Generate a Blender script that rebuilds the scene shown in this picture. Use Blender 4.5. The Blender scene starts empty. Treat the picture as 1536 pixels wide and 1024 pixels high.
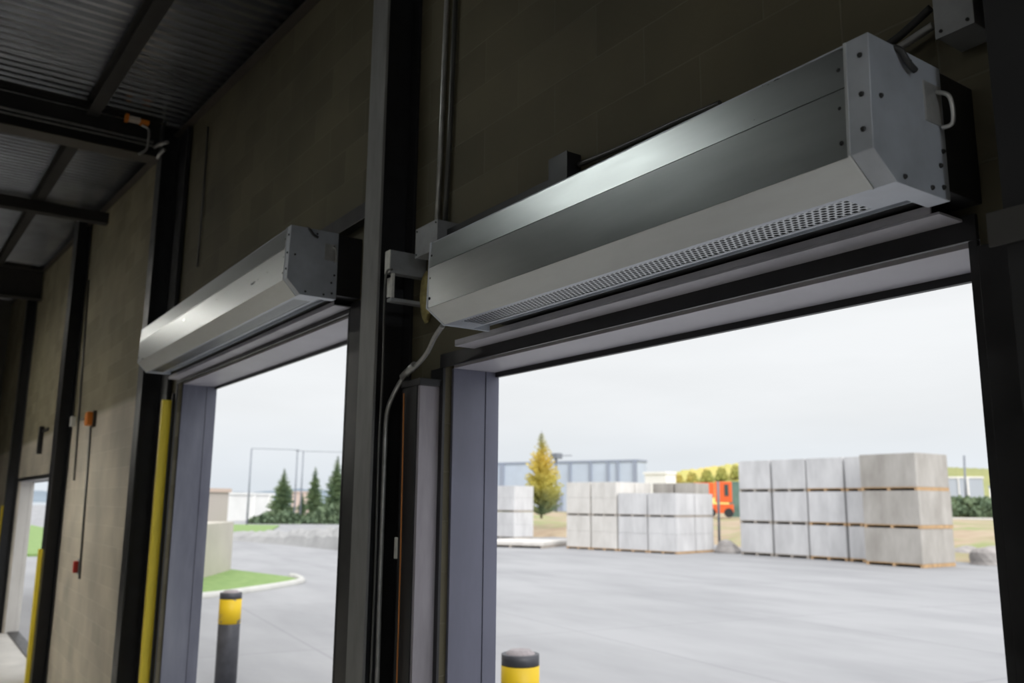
import bpy, bmesh, math, random
from mathutils import Vector, Matrix
random.seed(7)
scene = bpy.context.scene
COL = scene.collection

# ---------------------------------------------------------------- camera
H = 2.6                      # eye height above the slab
FPX = 1304.95                # focal length for a 1536 px wide frame
RIGHT = Vector((0.5683, 0.8228, 0.0091))
UP = Vector((0.1450, -0.1110, 0.9832))
BACK = Vector((0.8099, -0.5574, -0.1824))
cam_d = bpy.data.cameras.new('camera')
cam_d.sensor_width = 36.0
cam_d.lens = FPX / 1536 * 36
cam_d.clip_end = 3000
cam_d.clip_start = 0.05
cam_d.dof.use_dof = True
cam_d.dof.focus_distance = 2.55
cam_d.dof.aperture_fstop = 3.2
cam = bpy.data.objects.new('camera', cam_d)
M = Matrix((RIGHT, UP, BACK)).transposed().to_4x4()
M.translation = (0, 0, H)
cam.matrix_world = M
COL.objects.link(cam)
scene.camera = cam

def ray(u, v):
    a, b = (u - 768) / FPX, -(v - 512) / FPX
    return RIGHT * a + UP * b - BACK
def ground(u, v, z=0.0):
    d = ray(u, v); t = (z - H) / d.z
    return Vector((d.x * t, d.y * t, z))
def at_dist(u, v, dist):
    d = ray(u, v); k = dist / math.hypot(d.x, d.y)
    return Vector((d.x * k, d.y * k, H + d.z * k))
def at_y(u, v, y):
    d = ray(u, v); t = y / d.y
    return Vector((d.x * t, y, H + d.z * t))
def roof_z(x):
    return H + 3.38 + 0.09 * (-5.31 - x)

# ---------------------------------------------------------------- materials
MATS = {}
def mat(name, color, rough=0.6, metal=0.0, noise=0.0, nscale=4.0, color2=None, bump=0.0, bscale=40.0,
        rnoise=0.0, stretch=None, spec=None, emit=None, estr=0.0):
    m = bpy.data.materials.new(name); m.use_nodes = True
    nt = m.node_tree; N = nt.nodes; L = nt.links
    b = N['Principled BSDF']
    b.inputs['Base Color'].default_value = (*color, 1)
    b.inputs['Roughness'].default_value = rough
    b.inputs['Metallic'].default_value = metal
    if spec is not None: b.inputs['Specular IOR Level'].default_value = spec
    if emit:
        b.inputs['Emission Color'].default_value = (*emit, 1); b.inputs['Emission Strength'].default_value = estr
    tc = N.new('ShaderNodeTexCoord'); vec = tc.outputs['Object']
    if stretch:
        mp = N.new('ShaderNodeMapping'); mp.inputs['Scale'].default_value = stretch
        L.new(vec, mp.inputs['Vector']); vec = mp.outputs['Vector']
    if noise or color2 or rnoise:
        n = N.new('ShaderNodeTexNoise'); n.inputs['Scale'].default_value = nscale; n.inputs['Detail'].default_value = 6
        n.inputs['Roughness'].default_value = 0.6
        L.new(vec, n.inputs['Vector'])
        r = N.new('ShaderNodeValToRGB')
        r.color_ramp.elements[0].position = 0.3; r.color_ramp.elements[1].position = 0.72
        c2 = color2 or tuple(min(1, c * (1 + noise)) for c in color)
        c1 = color if color2 else tuple(c * (1 - noise) for c in color)
        r.color_ramp.elements[0].color = (*c1, 1); r.color_ramp.elements[1].color = (*c2, 1)
        L.new(n.outputs['Fac'], r.inputs['Fac']); L.new(r.outputs['Color'], b.inputs['Base Color'])
        if rnoise:
            mr = N.new('ShaderNodeMapRange'); mr.inputs['From Min'].default_value = 0.3; mr.inputs['From Max'].default_value = 0.7
            mr.inputs['To Min'].default_value = rough - rnoise; mr.inputs['To Max'].default_value = rough + rnoise
            L.new(n.outputs['Fac'], mr.inputs['Value']); L.new(mr.outputs['Result'], b.inputs['Roughness'])
    if bump:
        n2 = N.new('ShaderNodeTexNoise'); n2.inputs['Scale'].default_value = bscale; n2.inputs['Detail'].default_value = 5
        L.new(tc.outputs['Object'], n2.inputs['Vector'])
        bp = N.new('ShaderNodeBump'); bp.inputs['Strength'].default_value = bump; bp.inputs['Distance'].default_value = 0.01
        L.new(n2.outputs['Fac'], bp.inputs['Height']); L.new(bp.outputs['Normal'], b.inputs['Normal'])
    MATS[name] = m
    return m

GALV = mat('galvanised_steel', (0.46, 0.485, 0.485), 0.30, 1.0, noise=0.06, nscale=6, rnoise=0.03, stretch=(0.5, 1, 3))
GALV_C = mat('galvanised_chamfer_lit', (0.60, 0.62, 0.62), 0.36, 0.7, noise=0.07, nscale=5, rnoise=0.05, stretch=(0.5, 1, 3))  # lighter copy for the chamfers, bright floor reflection put into the colour
BEAD = mat('bright_joint_bead', (0.62, 0.64, 0.65), 0.3, 0.5)
GALV_R = mat('galvanised_steel_dull', (0.46, 0.49, 0.54), 0.42, 0.35, noise=0.12, nscale=9, rnoise=0.06)
LEDGE = mat('grey_ledge_paint', (0.42, 0.41, 0.45), 0.45, 0.0, noise=0.2, nscale=3)
BLACK = mat('black_steel_paint', (0.018, 0.018, 0.020), 0.42, 0.0, noise=0.3, nscale=8, rnoise=0.08)
BLACK_M = mat('matt_black_steel', (0.012, 0.012, 0.013), 0.7)
FLANGE = mat('charcoal_flange_paint', (0.20, 0.198, 0.196), 0.5, 0.0, noise=0.18, nscale=6, stretch=(3, 3, 0.6))
JAMB = mat('slate_jamb_paint', (0.16, 0.165, 0.225), 0.42, 0.0, noise=0.15, nscale=2.5, stretch=(2, 2, 0.5))
JAMB_W = mat('worn_slate_jamb_paint', (0.10, 0.105, 0.15), 0.5, 0.0, color2=(0.22, 0.23, 0.28), nscale=1.4, stretch=(3, 3, 0.6))
TRACK = mat('lilac_grey_track_paint', (0.30, 0.28, 0.31), 0.5, 0.0, noise=0.25, nscale=4, stretch=(3, 3, 0.5))
SOFFIT = mat('pale_soffit_paint', (0.46, 0.45, 0.50), 0.45, noise=0.08, nscale=2)
YELLOW = mat('yellow_guard_paint', (0.92, 0.72, 0.05), 0.5, noise=0.08, nscale=5, stretch=(3, 3, 0.7))
SCREW = mat('dark_screw_steel', (0.03, 0.03, 0.03), 0.4, 0.6)
STEEL_PIPE = mat('conduit_steel', (0.45, 0.45, 0.44), 0.35, 0.6, noise=0.2, nscale=20)
DARK_PIPE = mat('dark_conduit', (0.11, 0.11, 0.105), 0.35, 0.6)
CABLE = mat('black_cable', (0.02, 0.02, 0.02), 0.5)
ORANGE_WIRE = mat('orange_wire_jacket', (0.45, 0.16, 0.03), 0.5)
BOXGREY = mat('grey_box_metal', (0.30, 0.31, 0.32), 0.5, 0.3, noise=0.12, nscale=12)
BEIGE = mat('beige_switch_plastic', (0.45, 0.42, 0.33), 0.5, noise=0.2, nscale=25)
PALEBOX = mat('pale_cover_metal', (0.62, 0.62, 0.58), 0.5, noise=0.15, nscale=30)
FOAM = mat('dried_yellow_foam', (0.34, 0.29, 0.12), 0.9, noise=0.35, nscale=30, bump=0.5, bscale=50)
ORANGE = mat('orange_horn_plastic', (0.75, 0.22, 0.02), 0.4)
RED = mat('red_pull_station', (0.5, 0.03, 0.02), 0.4)
BEAM = mat('dark_roof_steel', (0.020, 0.018, 0.016), 0.8, noise=0.3, nscale=3)
BROWN = mat('brown_primer_steel', (0.045, 0.036, 0.028), 0.6, noise=0.25, nscale=3)
DECK = mat('galvanised_roof_deck', (0.40, 0.41, 0.44), 0.26, 1.0, noise=0.25, nscale=1.2)
SLAB = mat('interior_concrete', (0.62, 0.60, 0.56), 0.6, noise=0.18, nscale=1.3)
WALL_IN = mat('dark_hall_wall', (0.10, 0.095, 0.08), 0.85, noise=0.2, nscale=2)
CONC = mat('cast_concrete', (0.52, 0.52, 0.53), 0.9, color2=(0.70, 0.70, 0.71), nscale=1.8, stretch=(1, 1, 0.3), bump=0.3, bscale=12)
CONC_W = mat('warm_cast_concrete', (0.58, 0.56, 0.53), 0.9, color2=(0.74, 0.72, 0.69), nscale=1.6, stretch=(1, 1, 0.4), bump=0.3, bscale=12)
CONC_B = mat('brownish_cast_concrete', (0.32, 0.30, 0.275), 0.9, color2=(0.50, 0.48, 0.45), nscale=1.5, stretch=(1, 1, 0.35), bump=0.3, bscale=12)
WOOD = mat('pallet_timber', (0.50, 0.33, 0.18), 0.8, noise=0.25, nscale=6)
WOODG = mat('weathered_pallet_timber', (0.40, 0.36, 0.32), 0.85, noise=0.25, nscale=6)
BOLL = mat('slate_bollard_paint', (0.060, 0.062, 0.075), 0.5, noise=0.25, nscale=9)
BOLLCAP = mat('bollard_cap_concrete', (0.33, 0.30, 0.31), 0.8, noise=0.2, nscale=30)
def lamp_mat(k, c=(1.0, 0.97, 0.90)): return mat('lamp_diffuser', (0.9, 0.9, 0.9), 0.5, emit=c, estr=k)
LAMPB = mat('lamp_housing_enamel', (0.6, 0.6, 0.6), 0.5)
BUILD = mat('bluegrey_cladding', (0.50, 0.57, 0.68), 0.7, noise=0.08, nscale=0.3)
BUILD_D = mat('dark_cladding_rib', (0.30, 0.34, 0.43), 0.7)
WHITE = mat('white_render', (0.90, 0.90, 0.89), 0.8, noise=0.05, nscale=0.4)
PINK = mat('pinkish_render', (0.55, 0.44, 0.38), 0.8)
MACH = mat('orange_machine_paint', (0.80, 0.13, 0.03), 0.45, noise=0.1, nscale=1)
MACH_D = mat('dark_machine_glass', (0.05, 0.08, 0.08), 0.2)
TYRE = mat('tyre_rubber', (0.03, 0.03, 0.035), 0.8)
TEAL = mat('green_mesh_panel', (0.12, 0.22, 0.19), 0.7, noise=0.2, nscale=1)
POLE = mat('grey_mast_steel', (0.22, 0.24, 0.28), 0.5, 0.3)
NEEDLE = mat('dark_green_needles', (0.10, 0.17, 0.10), 0.8, color2=(0.25, 0.33, 0.15), nscale=0.8)
BARK = mat('conifer_bark', (0.10, 0.07, 0.05), 0.9)
BUSH = mat('dark_hedge_leaves', (0.08, 0.13, 0.08), 0.8, color2=(0.18, 0.24, 0.13), nscale=0.6)
AUTUMN = mat('autumn_tree_leaves', (0.34, 0.40, 0.12), 0.9, color2=(0.80, 0.55, 0.15), nscale=0.09)
FARHILL = mat('distant_ridge_woods', (0.20, 0.25, 0.30), 1.0, noise=0.15, nscale=0.01)
GREENHILL = mat('wooded_rise', (0.20, 0.24, 0.10), 1.0, color2=(0.34, 0.34, 0.14), nscale=0.05)
ROCK = mat('grey_rock', (0.36, 0.34, 0.33), 0.9, noise=0.2, nscale=3, bump=0.5, bscale=4)
KERB = mat('pale_kerb_concrete', (0.52, 0.52, 0.50), 0.9, noise=0.1, nscale=2)
LAWN = mat('short_green_lawn', (0.16, 0.27, 0.08), 0.95, color2=(0.25, 0.36, 0.13), nscale=3)

def masonry():
    m = bpy.data.materials.new('painted_block_masonry'); m.use_nodes = True
    nt = m.node_tree; N = nt.nodes; L = nt.links; b = N['Principled BSDF']
    b.inputs['Roughness'].default_value = 0.75
    tc = N.new('ShaderNodeTexCoord'); sp = N.new('ShaderNodeSeparateXYZ'); L.new(tc.outputs['Object'], sp.inputs[0])
    cb = N.new('ShaderNodeCombineXYZ'); L.new(sp.outputs['X'], cb.inputs['X']); L.new(sp.outputs['Z'], cb.inputs['Y'])
    br = N.new('ShaderNodeTexBrick'); br.inputs['Scale'].default_value = 1.0
    br.inputs['Brick Width'].default_value = 0.5; br.inputs['Row Height'].default_value = 0.21
    br.inputs['Mortar Size'].default_value = 0.004; br.inputs['Mortar Smooth'].default_value = 0.5
    br.inputs['Bias'].default_value = 0
    L.new(cb.outputs[0], br.inputs['Vector'])
    br.inputs['Color1'].default_value = (0.108, 0.096, 0.058, 1); br.inputs['Color2'].default_value = (0.142, 0.126, 0.079, 1)
    br.inputs['Mortar'].default_value = (0.157, 0.141, 0.095, 1)
    br2 = N.new('ShaderNodeTexBrick')
    for k in ('Scale', 'Brick Width', 'Row Height', 'Mortar Size', 'Mortar Smooth', 'Bias'):
        br2.inputs[k].default_value = br.inputs[k].default_value
    L.new(cb.outputs[0], br2.inputs['Vector'])
    br2.inputs['Color1'].default_value = (0.47, 0.43, 0.35, 1); br2.inputs['Color2'].default_value = (0.54, 0.49, 0.40, 1)
    br2.inputs['Mortar'].default_value = (0.58, 0.54, 0.45, 1)
    n = N.new('ShaderNodeTexNoise'); n.inputs['Scale'].default_value = 1.1; n.inputs['Detail'].default_value = 7
    L.new(tc.outputs['Object'], n.inputs['Vector'])
    # lower paint coat ends at 3.65 m, only beyond the third steel column
    ad = N.new('ShaderNodeMath'); ad.operation = 'MULTIPLY_ADD'; ad.inputs[1].default_value = 0.05
    L.new(n.outputs['Fac'], ad.inputs[0]); L.new(sp.outputs['Z'], ad.inputs[2])
    lt = N.new('ShaderNodeMapRange'); lt.inputs['From Min'].default_value = 3.72; lt.inputs['From Max'].default_value = 3.64
    L.new(ad.outputs[0], lt.inputs['Value'])
    lx = N.new('ShaderNodeMath'); lx.operation = 'LESS_THAN'; lx.inputs[1].default_value = -8.4
    L.new(sp.outputs['X'], lx.inputs[0])
    mu = N.new('ShaderNodeMath'); mu.operation = 'MULTIPLY'; L.new(lt.outputs[0], mu.inputs[0]); L.new(lx.outputs[0], mu.inputs[1])
    mx = N.new('ShaderNodeMix'); mx.data_type = 'RGBA'; L.new(mu.outputs[0], mx.inputs['Factor'])
    fd = N.new('ShaderNodeMix'); fd.data_type = 'RGBA'; fd.blend_type = 'MULTIPLY'; L.new(lx.outputs[0], fd.inputs['Factor'])
    L.new(br.outputs['Color'], fd.inputs['A']); fd.inputs['B'].default_value = (2.1, 2.1, 2.2, 1)  # upper wall here multiplied lighter, the glow on it put into the colour
    L.new(fd.outputs['Result'], mx.inputs['A']); L.new(br2.outputs['Color'], mx.inputs['B'])
    rp = N.new('ShaderNodeValToRGB'); rp.color_ramp.elements[0].position = 0.3; rp.color_ramp.elements[1].position = 0.7
    rp.color_ramp.elements[0].color = (0.72, 0.72, 0.72, 1); rp.color_ramp.elements[1].color = (1.15, 1.13, 1.1, 1)
    L.new(n.outputs['Fac'], rp.inputs['Fac'])
    m2 = N.new('ShaderNodeMix'); m2.data_type = 'RGBA'; m2.blend_type = 'MULTIPLY'; m2.inputs['Factor'].default_value = 1
    L.new(mx.outputs['Result'], m2.inputs['A']); L.new(rp.outputs['Color'], m2.inputs['B'])
    L.new(m2.outputs['Result'], b.inputs['Base Color'])
    n2 = N.new('ShaderNodeTexNoise'); n2.inputs['Scale'].default_value = 60; n2.inputs['Detail'].default_value = 4
    L.new(tc.outputs['Object'], n2.inputs['Vector'])
    ma = N.new('ShaderNodeMath'); ma.operation = 'MULTIPLY_ADD'; ma.inputs[1].default_value = 0.35
    L.new(n2.outputs['Fac'], ma.inputs[0]); iv = N.new('ShaderNodeMath'); iv.operation = 'SUBTRACT'; iv.inputs[0].default_value = 1
    L.new(br.outputs['Fac'], iv.inputs[1]); L.new(iv.outputs[0], ma.inputs[2])
    bp = N.new('ShaderNodeBump'); bp.inputs['Strength'].default_value = 0.35; bp.inputs['Distance'].default_value = 0.008
    L.new(ma.outputs[0], bp.inputs['Height']); L.new(bp.outputs['Normal'], b.inputs['Normal'])
    return m
MASON = masonry()

def yard_mat():
    m = bpy.data.materials.new('yard_concrete'); m.use_nodes = True
    nt = m.node_tree; N = nt.nodes; L = nt.links; b = N['Principled BSDF']
    b.inputs['Roughness'].default_value = 0.75
    tc = N.new('ShaderNodeTexCoord')
    mp = N.new('ShaderNodeMapping'); mp.inputs['Rotation'].default_value = (0, 0, 0.5); mp.inputs['Scale'].default_value = (0.10, 0.28, 1)
    L.new(tc.outputs['Object'], mp.inputs['Vector'])
    n = N.new('ShaderNodeTexNoise'); n.inputs['Scale'].default_value = 1.5; n.inputs['Detail'].default_value = 9; n.inputs['Roughness'].default_value = 0.62
    L.new(mp.outputs[0], n.inputs['Vector'])
    r = N.new('ShaderNodeValToRGB'); r.color_ramp.elements[0].position = 0.32; r.color_ramp.elements[1].position = 0.62
    r.color_ramp.elements[0].color = (0.265, 0.27, 0.285, 1); r.color_ramp.elements[1].color = (0.345, 0.35, 0.365, 1)
    L.new(n.outputs['Fac'], r.inputs['Fac'])
    br = N.new('ShaderNodeTexBrick'); br.inputs['Scale'].default_value = 1; br.inputs['Brick Width'].default_value = 7; br.inputs['Row Height'].default_value = 5.5
    br.inputs['Mortar Size'].default_value = 0.03; br.offset = 0.0
    br.inputs['Color1'].default_value = (1, 1, 1, 1); br.inputs['Color2'].default_value = (0.96, 0.96, 0.96, 1); br.inputs['Mortar'].default_value = (0.82, 0.82, 0.83, 1)
    mp2 = N.new('ShaderNodeMapping'); mp2.inputs['Rotation'].default_value = (0, 0, 0.12); mp2.inputs['Location'].default_value = (2, 1, 0)
    L.new(tc.outputs['Object'], mp2.inputs[0]); L.new(mp2.outputs[0], br.inputs['Vector'])
    mx = N.new('ShaderNodeMix'); mx.data_type = 'RGBA'; mx.blend_type = 'MULTIPLY'; mx.inputs['Factor'].default_value = 1
    L.new(r.outputs[0], mx.inputs['A']); L.new(br.outputs['Color'], mx.inputs['B']); L.new(mx.outputs['Result'], b.inputs['Base Color'])
    return m
YARD = yard_mat()

def bank_mat():
    m = mat('dry_grass_bank', (0.34, 0.25, 0.17), 0.95, color2=(0.46, 0.38, 0.27), nscale=0.5, bump=0.6, bscale=3)
    nt = m.node_tree; N = nt.nodes; L = nt.links; b = N['Principled BSDF']
    old = b.inputs['Base Color'].links[0].from_socket
    tc = N.new('ShaderNodeTexCoord'); n = N.new('ShaderNodeTexNoise'); n.inputs['Scale'].default_value = 0.22; n.inputs['Detail'].default_value = 7
    L.new(tc.outputs['Object'], n.inputs['Vector'])
    r = N.new('ShaderNodeValToRGB'); r.color_ramp.elements[0].position = 0.47; r.color_ramp.elements[1].position = 0.66
    L.new(n.outputs['Fac'], r.inputs['Fac'])
    mx = N.new('ShaderNodeMix'); mx.data_type = 'RGBA'; L.new(r.outputs['Color'], mx.inputs['Factor'])
    L.new(old, mx.inputs['A']); mx.inputs['B'].default_value = (0.27, 0.31, 0.13, 1)
    L.new(mx.outputs['Result'], b.inputs['Base Color'])
    return m
BANK = bank_mat()

def larch_mat():
    m = bpy.data.materials.new('yellowing_larch_needles'); m.use_nodes = True
    nt = m.node_tree; N = nt.nodes; L = nt.links; b = N['Principled BSDF']; b.inputs['Roughness'].default_value = 0.9
    tc = N.new('ShaderNodeTexCoord'); sp = N.new('ShaderNodeSeparateXYZ'); L.new(tc.outputs['Object'], sp.inputs[0])
    n = N.new('ShaderNodeTexNoise'); n.inputs['Scale'].default_value = 0.9; L.new(tc.outputs['Object'], n.inputs['Vector'])
    ad = N.new('ShaderNodeMath'); ad.operation = 'MULTIPLY_ADD'; ad.inputs[1].default_value = 2.0; L.new(n.outputs['Fac'], ad.inputs[0]); L.new(sp.outputs['Z'], ad.inputs[2])
    mr = N.new('ShaderNodeMapRange'); mr.inputs['From Min'].default_value = 1.5; mr.inputs['From Max'].default_value = 9.0; L.new(ad.outputs[0], mr.inputs['Value'])
    r = N.new('ShaderNodeValToRGB'); e = r.color_ramp.elements
    e[0].position = 0.2; e[0].color = (0.15, 0.22, 0.13, 1); e[1].position = 0.5; e[1].color = (0.62, 0.56, 0.14, 1)
    x = e.new(0.75); x.color = (0.78, 0.62, 0.14, 1); y = e.new(0.98); y.color = (0.42, 0.42, 0.16, 1)
    L.new(mr.outputs[0], r.inputs['Fac']); L.new(r.outputs[0], b.inputs['Base Color'])
    return m
LARCH = larch_mat()

def grille_mat():
    m = bpy.data.materials.new('perforated_galvanised_sheet'); m.use_nodes = True
    nt = m.node_tree; N = nt.nodes; L = nt.links; b = N['Principled BSDF']
    b.inputs['Base Color'].default_value = (0.5, 0.52, 0.53, 1); b.inputs['Metallic'].default_value = 1; b.inputs['Roughness'].default_value = 0.42
    out = N['Material Output']; tr = N.new('ShaderNodeBsdfTransparent')
    tc = N.new('ShaderNodeTexCoord'); sp = N.new('ShaderNodeSeparateXYZ'); L.new(tc.outputs['Object'], sp.inputs[0])
    P = 0.0155
    def math_(op, a, bb=None, c=None):
        q = N.new('ShaderNodeMath'); q.operation = op
        for i, s in enumerate((a, bb, c)):
            if s is None: continue
            if isinstance(s, (int, float)): q.inputs[i].default_value = s
            else: L.new(s, q.inputs[i])
        return q.outputs[0]
    row = math_('DIVIDE', sp.outputs['Y'], 0.0145); rf = math_('FLOOR', row)
    off = math_('MULTIPLY', math_('MODULO', rf, 2.0), 0.5)
    cx = math_('ADD', math_('DIVIDE', sp.outputs['X'], 0.0195), off)
    dx = math_('MULTIPLY', math_('SUBTRACT', math_('FRACT', cx), 0.5), 1.15); dy = math_('SUBTRACT', math_('FRACT', row), 0.5)
    d = math_('ADD', math_('MULTIPLY', dx, dx), math_('MULTIPLY', dy, dy))
    hole = math_('LESS_THAN', d, 0.165)
    mx = N.new('ShaderNodeMixShader'); L.new(hole, mx.inputs[0]); L.new(b.outputs[0], mx.inputs[1]); L.new(tr.outputs[0], mx.inputs[2])
    L.new(mx.outputs[0], out.inputs['Surface'])
    return m
GRILLE = grille_mat()

def chainlink_mat():
    m = bpy.data.materials.new('wire_fence_mesh'); m.use_nodes = True
    nt = m.node_tree; N = nt.nodes; L = nt.links; b = N['Principled BSDF']
    b.inputs['Base Color'].default_value = (0.2, 0.24, 0.24, 1); out = N['Material Output']
    tr = N.new('ShaderNodeBsdfTransparent'); mx = N.new('ShaderNodeMixShader'); mx.inputs[0].default_value = 0.72
    L.new(b.outputs[0], mx.inputs[1]); L.new(tr.outputs[0], mx.inputs[2]); L.new(mx.outputs[0], out.inputs['Surface'])
    return m
MESHWIRE = chainlink_mat()

# ---------------------------------------------------------------- mesh helpers
class MB:
    def __init__(self): self.bm = bmesh.new()
    def box(self, x0, x1, y0, y1, z0, z1, bevel=0.0, mtx=None):
        g = bmesh.ops.create_cube(self.bm, size=1.0)
        vs = g['verts']
        T = Matrix.Translation(((x0 + x1) / 2, (y0 + y1) / 2, (z0 + z1) / 2)) @ Matrix.Diagonal((abs(x1 - x0), abs(y1 - y0), abs(z1 - z0), 1))
        if mtx is not None: T = mtx @ T
        bmesh.ops.transform(self.bm, matrix=T, verts=vs)
        if bevel:
            es = list({e for v in vs for e in v.link_edges})
            bmesh.ops.bevel(self.bm, geom=es, offset=bevel, segments=2, affect='EDGES', profile=0.7)
        return self
    def prism_x(self, prof, x0, x1, caps=True):       # prof: (y,z) loop
        a = [self.bm.verts.new((x0, y, z)) for y, z in prof]; b = [self.bm.verts.new((x1, y, z)) for y, z in prof]
        n = len(prof)
        for i in range(n): self.bm.faces.new((a[i], a[(i + 1) % n], b[(i + 1) % n], b[i]))
        if caps: self.bm.faces.new(a[::-1]); self.bm.faces.new(b)
        return self
    def prism_y(self, prof, y0, y1):                   # prof: (x,z) loop
        a = [self.bm.verts.new((x, y0, z)) for x, z in prof]; b = [self.bm.verts.new((x, y1, z)) for x, z in prof]
        n = len(prof)
        for i in range(n): self.bm.faces.new((a[i], a[(i + 1) % n], b[(i + 1) % n], b[i]))
        self.bm.faces.new(a[::-1]); self.bm.faces.new(b)
        return self
    def prism_z(self, prof, z0, z1):
        a = [self.bm.verts.new((x, y, z0)) for x, y in prof]; b = [self.bm.verts.new((x, y, z1)) for x, y in prof]
        n = len(prof)
        for i in range(n): self.bm.faces.new((a[i], a[(i + 1) % n], b[(i + 1) % n], b[i]))
        self.bm.faces.new(a[::-1]); self.bm.faces.new(b)
        return self
    def tube(self, pts, r, seg=10, r2=None):
        pts = [Vector(p) for p in pts]; rings = []
        prev = None
        for i, p in enumerate(pts):
            t = (pts[min(i + 1, len(pts) - 1)] - pts[max(i - 1, 0)]).normalized()
            if prev is None:
                a = t.cross(Vector((0, 0, 1)))
                if a.length < 1e-3: a = t.cross(Vector((0, 1, 0)))
            else: a = prev - t * prev.dot(t)
            a.normalize(); prev = a; b = t.cross(a)
            rr = r if r2 is None else r + (r2 - r) * i / (len(pts) - 1)
            rings.append([self.bm.verts.new(p + (a * math.cos(k * 2 * math.pi / seg) + b * math.sin(k * 2 * math.pi / seg)) * rr) for k in range(seg)])
        for i in range(len(rings) - 1):
            for k in range(seg):
                f = self.bm.faces.new((rings[i][k], rings[i][(k + 1) % seg], rings[i + 1][(k + 1) % seg], rings[i + 1][k])); f.smooth = True
        self.bm.faces.new(rings[0][::-1]); self.bm.faces.new(rings[-1])
        return self
    def quad(self, *p):
        self.bm.faces.new([self.bm.verts.new(q) for q in p]); return self
    def build(self, name, material, parent=None):
        bmesh.ops.recalc_face_normals(self.bm, faces=self.bm.faces[:])
        me = bpy.data.meshes.new(name); self.bm.to_mesh(me); self.bm.free()
        me.materials.append(material)
        o = bpy.data.objects.new(name, me); COL.objects.link(o)
        if parent is not None:
            o.parent = parent; o.matrix_parent_inverse = Matrix.Translation(-parent.location)
        return o

def smooth_path(pts, n=8):
    P = [Vector(p) for p in pts]; out = []
    for i in range(len(P) - 1):
        p0, p1, p2, p3 = P[max(i - 1, 0)], P[i], P[i + 1], P[min(i + 2, len(P) - 1)]
        for k in range(n):
            t = k / n
            out.append(0.5 * ((2 * p1) + (p2 - p0) * t + (2 * p0 - 5 * p1 + 4 * p2 - p3) * t * t + (3 * p1 - p0 - 3 * p2 + p3) * t ** 3))
    out.append(P[-1]); return out

def tag(o, label=None, cat=None, group=None, kind=None):
    if label: o['label'] = label
    if cat: o['category'] = cat
    if group: o['group'] = group
    if kind: o['kind'] = kind
    return o
def thing(name, loc, label, cat, group=None, kind='thing'):
    o = bpy.data.objects.new(name, None); COL.objects.link(o); o.location = loc; o.empty_display_size = 0.2
    return tag(o, label, cat, group, kind)

# ---------------------------------------------------------------- planes of the building
YU = 1.5            # front of the air curtains
YW = 1.91           # inner face of the block wall
YF = 1.95           # inner face of the door frames
WT = 2.17           # outer face of the wall
D1 = dict(x0=-3.285, x1=-0.963, top=H + 0.584, yo=2.188)
D2 = dict(x0=-7.98, x1=-4.335, top=H + 1.01, yo=2.246)
D3 = dict(x0=-20.3, x1=-15.2, top=H + 0.335, yo=2.2)
D0 = dict(x0=1.6, x1=4.0, top=H + 0.584, yo=2.188)
XL, XR, YB = -27.0, 6.0, -12.0

# front wall with its openings, up to the sloping roof
mb = MB()
cuts = sorted([(D['x0'] - 0.02, D['x1'] + 0.02, D['top'] + 0.02) for D in (D0, D1, D2, D3)])
x = XL
for a, b, t in cuts:
    mb.prism_y([(x, 0), (a, 0), (a, roof_z(a)), (x, roof_z(x))], YW, WT)
    mb.prism_y([(a, t), (b, t), (b, roof_z(b)), (a, roof_z(a))], YW, WT)
    x = b
mb.prism_y([(x, 0), (XR, 0), (XR, roof_z(XR)), (x, roof_z(x))], YW, WT)
tag(mb.build('wall_front', MASON), 'dark painted block wall holding the loading doorways', 'wall', kind='structure')
tag(MB().box(XL, XR, YB - 0.2, YB, 0, 9).build('wall_back', WALL_IN), 'dark back wall of the hall', 'wall', kind='structure')
tag(MB().box(XL - 0.2, XL, YB, WT, 0, 9).build('wall_left', WALL_IN), 'dark end wall beyond the last doorway', 'wall', kind='structure')
tag(MB().box(XR, XR + 0.2, YB, WT, 0, 6).build('wall_right', WALL_IN), 'dark end wall right of the doorways', 'wall', kind='structure')
tag(MB().box(XL, XR, YB, WT, -0.2, 0).build('floor', SLAB), 'bare concrete floor of the hall', 'floor', kind='structure')
# corrugated roof deck
mb = MB(); bm = mb.bm; per = 0.145; amp = 0.055
prof = []; x = XL
while x < XR:
    for dx, dz in ((0, 0), (0.05, 0), (0.07, amp), (0.125, amp)): prof.append((x + dx, roof_z(x + dx) + dz))
    x += per
bot = [(bm.verts.new((px, YB, pz)), bm.verts.new((px, WT, pz))) for px, pz in prof]
top = [(bm.verts.new((px, YB, pz + 0.02)), bm.verts.new((px, WT, pz + 0.02))) for px, pz in prof]
for i in range(len(prof) - 1):
    bm.faces.new((bot[i][0], bot[i][1], bot[i + 1][1], bot[i + 1][0])); bm.faces.new((top[i][0], top[i + 1][0], top[i + 1][1], top[i][1]))
tag(mb.build('ceiling', DECK), 'corrugated galvanised roof deck sloping up to the left', 'ceiling', kind='structure')
# ledger angle along the top of the wall
mb = MB()
mb.prism_y([(XL, roof_z(XL) - 0.10), (XR, roof_z(XR) - 0.10), (XR, roof_z(XR) - 0.005), (XL, roof_z(XL) - 0.005)], YW - 0.012, YW - 0.002)
mb.prism_y([(XL, roof_z(XL) - 0.112), (XR, roof_z(XR) - 0.112), (XR, roof_z(XR) - 0.10), (XL, roof_z(XL) - 0.10)], YW - 0.07, YW - 0.002)
tag(mb.build('trim_1', BROWN), 'brown steel angle where roof deck meets block wall', 'trim', kind='structure')

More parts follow.
